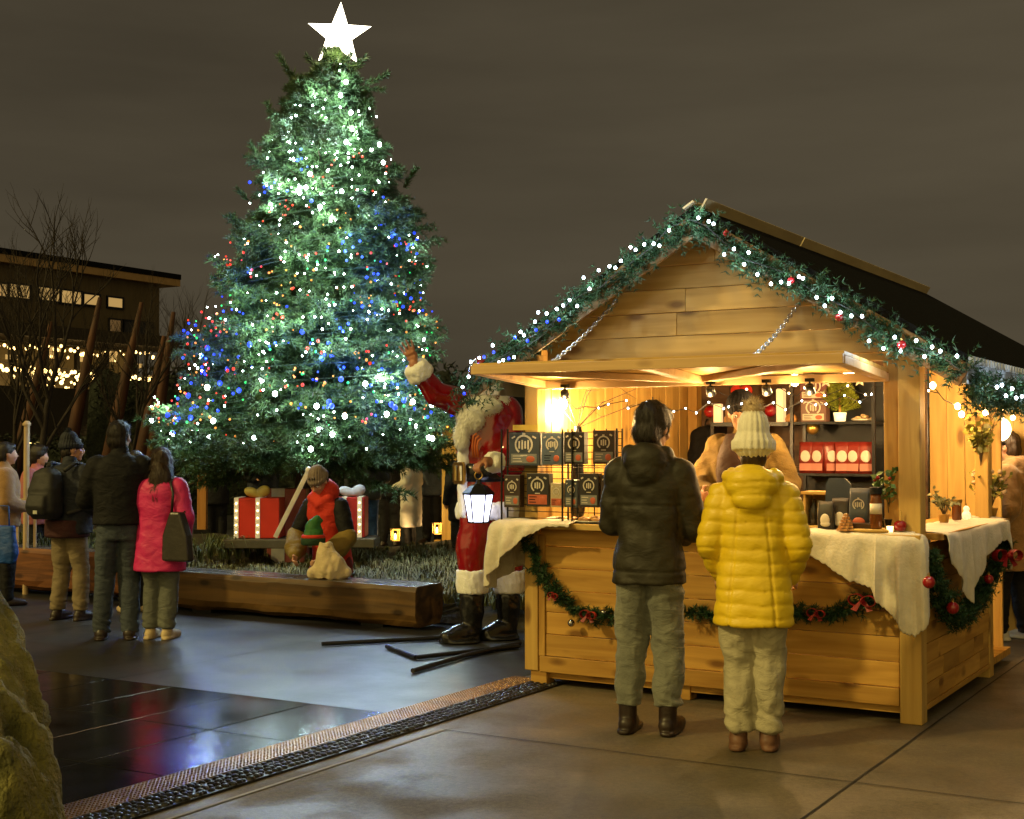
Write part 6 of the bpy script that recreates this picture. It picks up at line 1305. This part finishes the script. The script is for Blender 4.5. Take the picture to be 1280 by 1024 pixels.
zg0 = bp_(100, 492).z; zg1 = bp_(100, 432).z
m = MB(); m.bx(-14, XE - .2, 1.2, 1.25, 0, zg1); m.build('hall_glazing', em('dim_hall', (1.0, .52, .10), .075, True, base=(.05, .04, .02)), bd)
m = MB(); m.bx(-14, XE + .2, -2.0, 0.2, zg1 - .02, zg1 + .35); m.build('canopy', pm('dark_canopy', (.03, .022, .014), rough=.7), bd)
m = MB(); m.bx(-14, XE + .1, -1.9, -1.8, bp_(100, 545).z - .2, zg0 + .05); m.build('balcony_parapet', pm('dark_parapet', (.022, .017, .012), rough=.8), bd); m = MB(); m.bx(-14, XE + .1, -1.79, 1.19, zg0 - .6, zg0 - .45); m.build('balcony_floor', pm('dark_canopy', (.03, .022, .014)), bd)
m = MB(); x = -6
while x < XE: m.bx(x, x + .12, -.3, -.15, 0, zg1 - .03); x += 1.25
m.build('column', pm('dark_steel_post', (.02, .017, .014), rough=.5), bd)
for r_ in ((52, 433, 76, 438), (60, 440, 70, 448), (130, 436, 147, 443), (138, 436, 146, 452), (165, 455, 178, 460), (182, 470, 196, 476), (98, 440, 104, 452), (8, 444, 22, 449), (30, 462, 42, 470), (112, 462, 122, 470)):
    a = bp_(r_[0], r_[3], 1.1); b = bp_(r_[2], r_[1], 1.1); m = MB(); m.bx(a.x, b.x, 1.1, 1.15, a.z, b.z); m.build('lit_opening', litb, bd)
for r_ in ((40, 532, 55, 556), (58, 530, 74, 554), (104, 517, 130, 543), (134, 520, 152, 545), (158, 535, 182, 546)):
    a = bp_(r_[0], r_[3], -.2); b = bp_(r_[2], r_[1], -.2); m = MB(); m.bx(a.x, b.x, -.2, -.15, a.z, b.z); m.build('lit_opening', em('lit_yellow_green', (.9, .66, .18), .4, True, base=(.2, .2, .1)), bd)
def festoon(label, pix, y, n, r, seed):
    g = random.Random(seed); t = bobj('festoon_lights', label, 'string lights', 'festoon lights on the building'); pts = [bp_(a, b, y) for a, b in pix]; m = MB(); m.tube(pts, .012, 4); m.build('cable', webbing, t)
    for i in range(n):
        f = (i + g.uniform(-.25, .25) + .5) / n * (len(pts) - 1); k = min(int(f), len(pts) - 2); p = pts[k].lerp(pts[k + 1], f - k); bulb(t, p - V((0, 0, .05 + abs(g.gauss(0, .16)))), LEDWARM2, round(r * g.choice((.5, .7, 1, 1, 1.3)), 4))
LEDWARM2 = em('festoon_bulb', (1.0, .62, .20), 6)
festoon('long row of warm festoon bulbs along the lower edge of the glass floor', [(-20, 450), (60, 459), (120, 465), (205, 472)], -1.6, 84, .050, 1)
festoon('upper row of sparse warm festoon bulbs under the canopy', [(-20, 424), (60, 429), (120, 435), (200, 440)], -1.6, 44, .045, 2)
festoon('second faint row of warm bulbs just under the long festoon row', [(40, 466), (120, 474), (200, 478)], -.6, 44, .036, 3)
festoon('few warm lamps at street level under the building', [(30, 547), (131, 533), (151, 531), (200, 530)], -1.95, 16, .06, 4)
# leaning timber poles
polem = pm('red_brown_pole', (.085, .03, .011), (.035, .013, .006), 3, (2, 2, .5), rough=.7, bump=.3)
for (a, b, lb) in (((22, 575), (64, 402), 'leaning red-brown timber pole at the far left in front of the building'), ((86, 570), (125, 372), 'tallest leaning timber pole in front of the lit hall'), ((138, 560), (177, 378), 'leaning timber pole beside the thin bare tree'), ((192, 560), (217, 390), 'leaning timber pole at the right end of the building'), ((186, 520), (205, 420), 'short leaning timber pole just left of the building end')):
    p0 = at(*a, 30); p1 = at(*b, 30); d = (p0 - p1).normalized(); p0 = p0 + d * (p0.z / -d.z if d.z < 0 else 0) * 1.0
    t = thing('leaning_pole', lb, 'pole', (p0.x, p0.y, 0), 0, 'leaning timber poles'); m = MB(); q0 = V((0, 0, 0)); q1 = p1 - V((p0.x, p0.y, 0)); m.tube([q0, q0.lerp(q1, .5), q0.lerp(q1, .8), q1], [.17, .14, .09, .045], 8); m.build('pole', polem, t, True); m = MB(); m.tube([q0 + V((0, 0, .0)), q0 + V((0, 0, .12))], .3, 10); m.build('base_collar', metal_dk, t)
# bare trees
def bare_tree(px, Y, ztop, label, seed, r0=.09, lean=0, fork=.35):
    p = at(px, 600, Y); t = thing('bare_tree', label, 'tree', (p.x, p.y, 0), 0, 'bare winter trees'); g = random.Random(seed); tr = MB(); cr_ = MB()
    def grow(o, d, L, r, lv):
        n = 4; pts = [o]; dd = d.copy()
        for i in range(n): dd = (dd + V((g.gauss(0, .10), g.gauss(0, .10), .05))).normalized(); pts.append(pts[-1] + dd * L / n)
        (tr if lv == 0 else cr_).tube(pts, [r * (1 - .55 * i / n) for i in range(n + 1)], 6 if lv < 2 else 4, False)
        if lv < 4:
            k = (5, 4, 4, 3)[lv]
            for i in range(k):
                f = fork + (1 - fork) * (i + g.random()) / k; j = min(int(f * n), n - 1); q = pts[j].lerp(pts[j + 1], f * n - j); a = g.uniform(0, 6.28); s = V((math.cos(a), math.sin(a), 0)); nd = (dd * .75 + s * g.uniform(.35, .75) + V((0, 0, .25))).normalized(); grow(q, nd, L * g.uniform(.45, .65), r * .5, lv + 1)
            grow(pts[-1], (dd + V((g.gauss(0, .12), g.gauss(0, .12), 0))).normalized(), L * .55, r * .45, lv + 1)
    grow(V((0, 0, 0)), V((lean, 0, 1)).normalized(), ztop * .62, r0, 0); mt = pm('dark_tree_bark', (.028, .02, .014), (.014, .01, .007), 10, rough=.9, bump=.3); tr.build('trunk', mt, t, True); cr_.build('crown', mt, t, True)
bare_tree(50, 24, 4.9, 'biggest bare tree in front of the building, twigs spreading above its roof', 4, .08, .02)
bare_tree(160, 26, 3.9, 'slender bare tree before the right half of the building', 9, .06, .03)
bare_tree(18, 27, 4.6, 'thin bare tree by the left edge in front of the building', 15, .06)
bare_tree(236, 34, 5.2, 'faint bare tree between the building and the fir tree', 22, .06)
# sign pole, railing
t = thing('sign_pole', 'slim pale pole standing in the planting by the left railing', 'pole', (at(33, 600, 14.6).x, 14.6, 0)); palem = pm('pale_tan_paint', (.5, .36, .2), (.4, .28, .15), 6, rough=.5); m = MB(); m.tube([(0, 0, 0), (0, 0, at(33, 532, 14.6).z)], .03, 10); m.build('pole', palem, t); m = MB(); m.lathe([(.045, 0), (.045, .02), (.02, .05)], (0, 0, at(33, 532, 14.6).z), 12); m.build('cap', palem, t)
t = thing('garden_railing', 'pale metal railing frame in the planting at the left', 'railing', (at(30, 600, 14.7).x, 14.7, .0)); m = MB()
a = at(9, 625, 14.7); b = at(45, 624, 14.7); tx = V(t.location).x; z0 = .42
m.bar((a.x - tx, 0, a.z), (b.x - tx, 0, b.z), .03, .03); m.build('top_rail', palem, t)
for px in (9, 22, 44): m = MB(); q = at(px, 625, 14.7); m.bar((q.x - tx, 0, .1), (q.x - tx, 0, q.z - .016), .026, .026); m.build('post', palem, t)
m = MB(); q = at(9, 648, 14.7); m.bar((at(9, 648, 14.7).x - tx + .014, .0, q.z), (at(21, 648, 14.7).x - tx, .0, q.z), .02, .02); m.build('cross_bar', palem, t)
# far low dark hedge line, rear hut, lanterns under the tree
hm = pm('dark_hedge', (.016, .022, .012), (.008, .012, .007), 3, rough=.9, bump=.8, bscale=8, bdist=.1)
def hedge(x0, x1, Y, h, label, seed):
    m = MB(); n = 60; 
    for i in range(n + 1):
        x = x0 + (x1 - x0) * i / n
        for j, (y, z) in enumerate(((0, 0), (-.3, .5), (-.2, .85), (.4, 1.0), (1.2, .9), (1.6, 0))): m.v.append((x, Y + y + .3 * mnoise.noise((x, j, seed)), z * h * (1 + .16 * mnoise.noise((x * .8, j * .4, seed)) + .06 * mnoise.noise((x * 3, j, seed)))))
    for i in range(n):
        for j in range(5): a = i * 6 + j; m.f.append((a, a + 6, a + 7, a + 1)); m.m.append(0)
    o = m.build('hedge', hm, None, True, fixn=True)
    g = np.random.default_rng(seed); P = np.stack([g.uniform(x0, x1, 4000), Y + g.uniform(-.45, .2, 4000), h * g.uniform(.1, 1.08, 4000)], 1); D_ = g.normal(size=(4000, 3)); D_ /= np.linalg.norm(D_, axis=1)[:, None]; v, f = needles(P, D_, 4, .16, .05, .8, seed); q = np_mesh('foliage', v, f, hm, o)
    tag(o, label, 'hedge')
hedge(-9.5, 3.0, 31, 3.15, 'long dark hedge closing the square behind the fir tree', 3)
hedge(-22, -9.8, 34, 1.7, 'lower dark hedge in front of the lit building', 6)
hedge(11, 30, 36, 2.6, 'dark hedge far behind the market stall at the right', 9)
hu = gnd(588, 688); h_ = thing('small_hut', 'small wooden market hut with a lit front behind the red suited figure', 'hut', (at(592, 640, 21).x, 21, 0), R(-25)); m = MB()
for i in range(8): m.bx(-.55 + i * .1375, -.415 + i * .1375, 0, .03 + .006 * (i % 2), .1, 1.9)
m.bx(-.55, -.52, .03, 1.2, .1, 1.9); m.bx(.52, .55, .03, 1.2, .1, 1.9); m.build('plank_wall', wz2, h_); m = MB(); m.prism([(-.75, 1.9), (.75, 1.9), (0, 2.5)], -.2, 1.4); m.build('roof', felt, h_, fixn=True); m = MB(); m.bx(-.62, .62, -.12, .0, .02, .12); m.build('base_rail', wx, h_)
point(h_, (-.75, -.35, .5), 5, (1, .62, .22), .05)
def floor_lantern(px, py, Y, label):
    p = at(px, py, Y); t = thing('floor_lantern', label, 'lantern', (p.x, p.y, max(0, p.z)), R(20), 'small warm lanterns behind the grass bed'); t.scale = (.62,) * 3; m = MB(); m.bx(-.09, .09, -.09, .09, 0, .03); m.bx(-.1, .1, -.1, .1, .25, .28); [m.bx(sx * .08 - .01, sx * .08 + .01, sy * .08 - .01, sy * .08 + .01, .03, .25) for sx in (-1, 1) for sy in (-1, 1)]; m.build('lantern_frame', wx2, t); m = MB(); m.lathe([(.03, .03), (.03, .12), (.012, .17)], n=10); m.build('candle', em('candle_flame', (1, .6, .22), 5, True), t, True); point(t, (0, -.16, .16), 5, (1, .6, .22), .03)
floor_lantern(494, 676, 20, 'warm lantern left of the off-white coat'); floor_lantern(546, 668, 20.5, 'warm lantern at the left foot of the small wooden hut')
p = at(253, 640, 18.5); t = thing('wooden_post', 'orange lit wooden post standing under the lower left of the fir tree', 'post', (p.x, p.y, 0)); m = MB(); m.bx(-.06, .06, -.05, .05, 0, at(253, 590, 18.5).z); m.build('post', wood('orange_post', 2, (.6, .28, .07), (.4, .17, .04)), t, bevel=.005); m = MB(); m.bx(-.1, .1, -.09, .09, 0, .45); m.build('base', metal_dk, t)
# ================================================================== LIGHT, SKY, SETTINGS
def sky():
    w = bpy.data.worlds.new('World'); scene.world = w; w.use_nodes = True; nt = w.node_tree; N = nt.nodes; L = nt.links
    bg = N['Background']; tc = N.new('ShaderNodeTexCoord'); sp = N.new('ShaderNodeSeparateXYZ'); L.new(tc.outputs['Generated'], sp.inputs[0])
    mp = N.new('ShaderNodeMapping'); mp.inputs['Scale'].default_value = (1.6, 1.6, 9); mp.inputs['Rotation'].default_value = (0, R(7), 0); L.new(tc.outputs['Generated'], mp.inputs[0])
    nz = N.new('ShaderNodeTexNoise'); nz.inputs['Scale'].default_value = 1.5; nz.inputs['Detail'].default_value = 5; nz.inputs['Roughness'].default_value = .5; L.new(mp.outputs[0], nz.inputs['Vector'])
    cr = N.new('ShaderNodeValToRGB'); e = cr.color_ramp.elements
    e[0].position = .3; e[0].color = (.052, .042, .0265, 1); e[1].position = .72; e[1].color = (.080, .065, .041, 1); L.new(nz.outputs['Fac'], cr.inputs[0])
    # warm fill added to the sky behind the camera, standing in for street lights
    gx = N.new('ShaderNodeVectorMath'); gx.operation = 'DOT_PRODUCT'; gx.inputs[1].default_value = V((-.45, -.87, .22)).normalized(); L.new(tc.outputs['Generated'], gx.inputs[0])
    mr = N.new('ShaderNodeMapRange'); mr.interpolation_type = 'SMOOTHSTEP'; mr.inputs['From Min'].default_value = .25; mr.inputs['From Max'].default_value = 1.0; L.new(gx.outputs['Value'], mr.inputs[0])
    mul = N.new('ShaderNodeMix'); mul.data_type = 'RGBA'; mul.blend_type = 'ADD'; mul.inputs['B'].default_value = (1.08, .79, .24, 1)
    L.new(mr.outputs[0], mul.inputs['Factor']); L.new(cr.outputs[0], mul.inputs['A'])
    # sodium glow towards the right of the view
    g2 = N.new('ShaderNodeMapRange'); g2.inputs['From Min'].default_value = -.1; g2.inputs['From Max'].default_value = .9; g2.inputs['To Max'].default_value = .35; L.new(sp.outputs['X'], g2.inputs[0])
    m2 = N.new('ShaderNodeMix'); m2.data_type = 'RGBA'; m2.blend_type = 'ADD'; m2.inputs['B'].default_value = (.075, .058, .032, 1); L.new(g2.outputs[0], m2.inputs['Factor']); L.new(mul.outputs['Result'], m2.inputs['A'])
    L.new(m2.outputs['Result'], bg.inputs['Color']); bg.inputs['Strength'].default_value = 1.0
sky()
sun = bpy.data.lights.new('street_light_sun', 'SUN'); sun.energy = 1.7; sun.color = (1, .77, .26); sun.angle = R(2.5)
so = bpy.data.objects.new('street_light_sun', sun); COL.objects.link(so)
so.rotation_euler = V((.74, .36, -.60)).to_track_quat('-Z', 'Y').to_euler()
scene.view_settings.view_transform = 'Standard'; scene.view_settings.look = 'None'; scene.view_settings.exposure = 0; scene.view_settings.gamma = 1
scene.render.engine = 'CYCLES'; c = scene.cycles
c.use_denoising = True; c.denoiser = 'OPENIMAGEDENOISE'; c.denoising_input_passes = 'RGB_ALBEDO_NORMAL'
c.max_bounces = 6; c.diffuse_bounces = 3; c.glossy_bounces = 3; c.transmission_bounces = 4; c.sample_clamp_indirect = 2.5; c.sample_clamp_direct = 0; c.use_light_tree = True
c.caustics_reflective = False; c.caustics_refractive = False
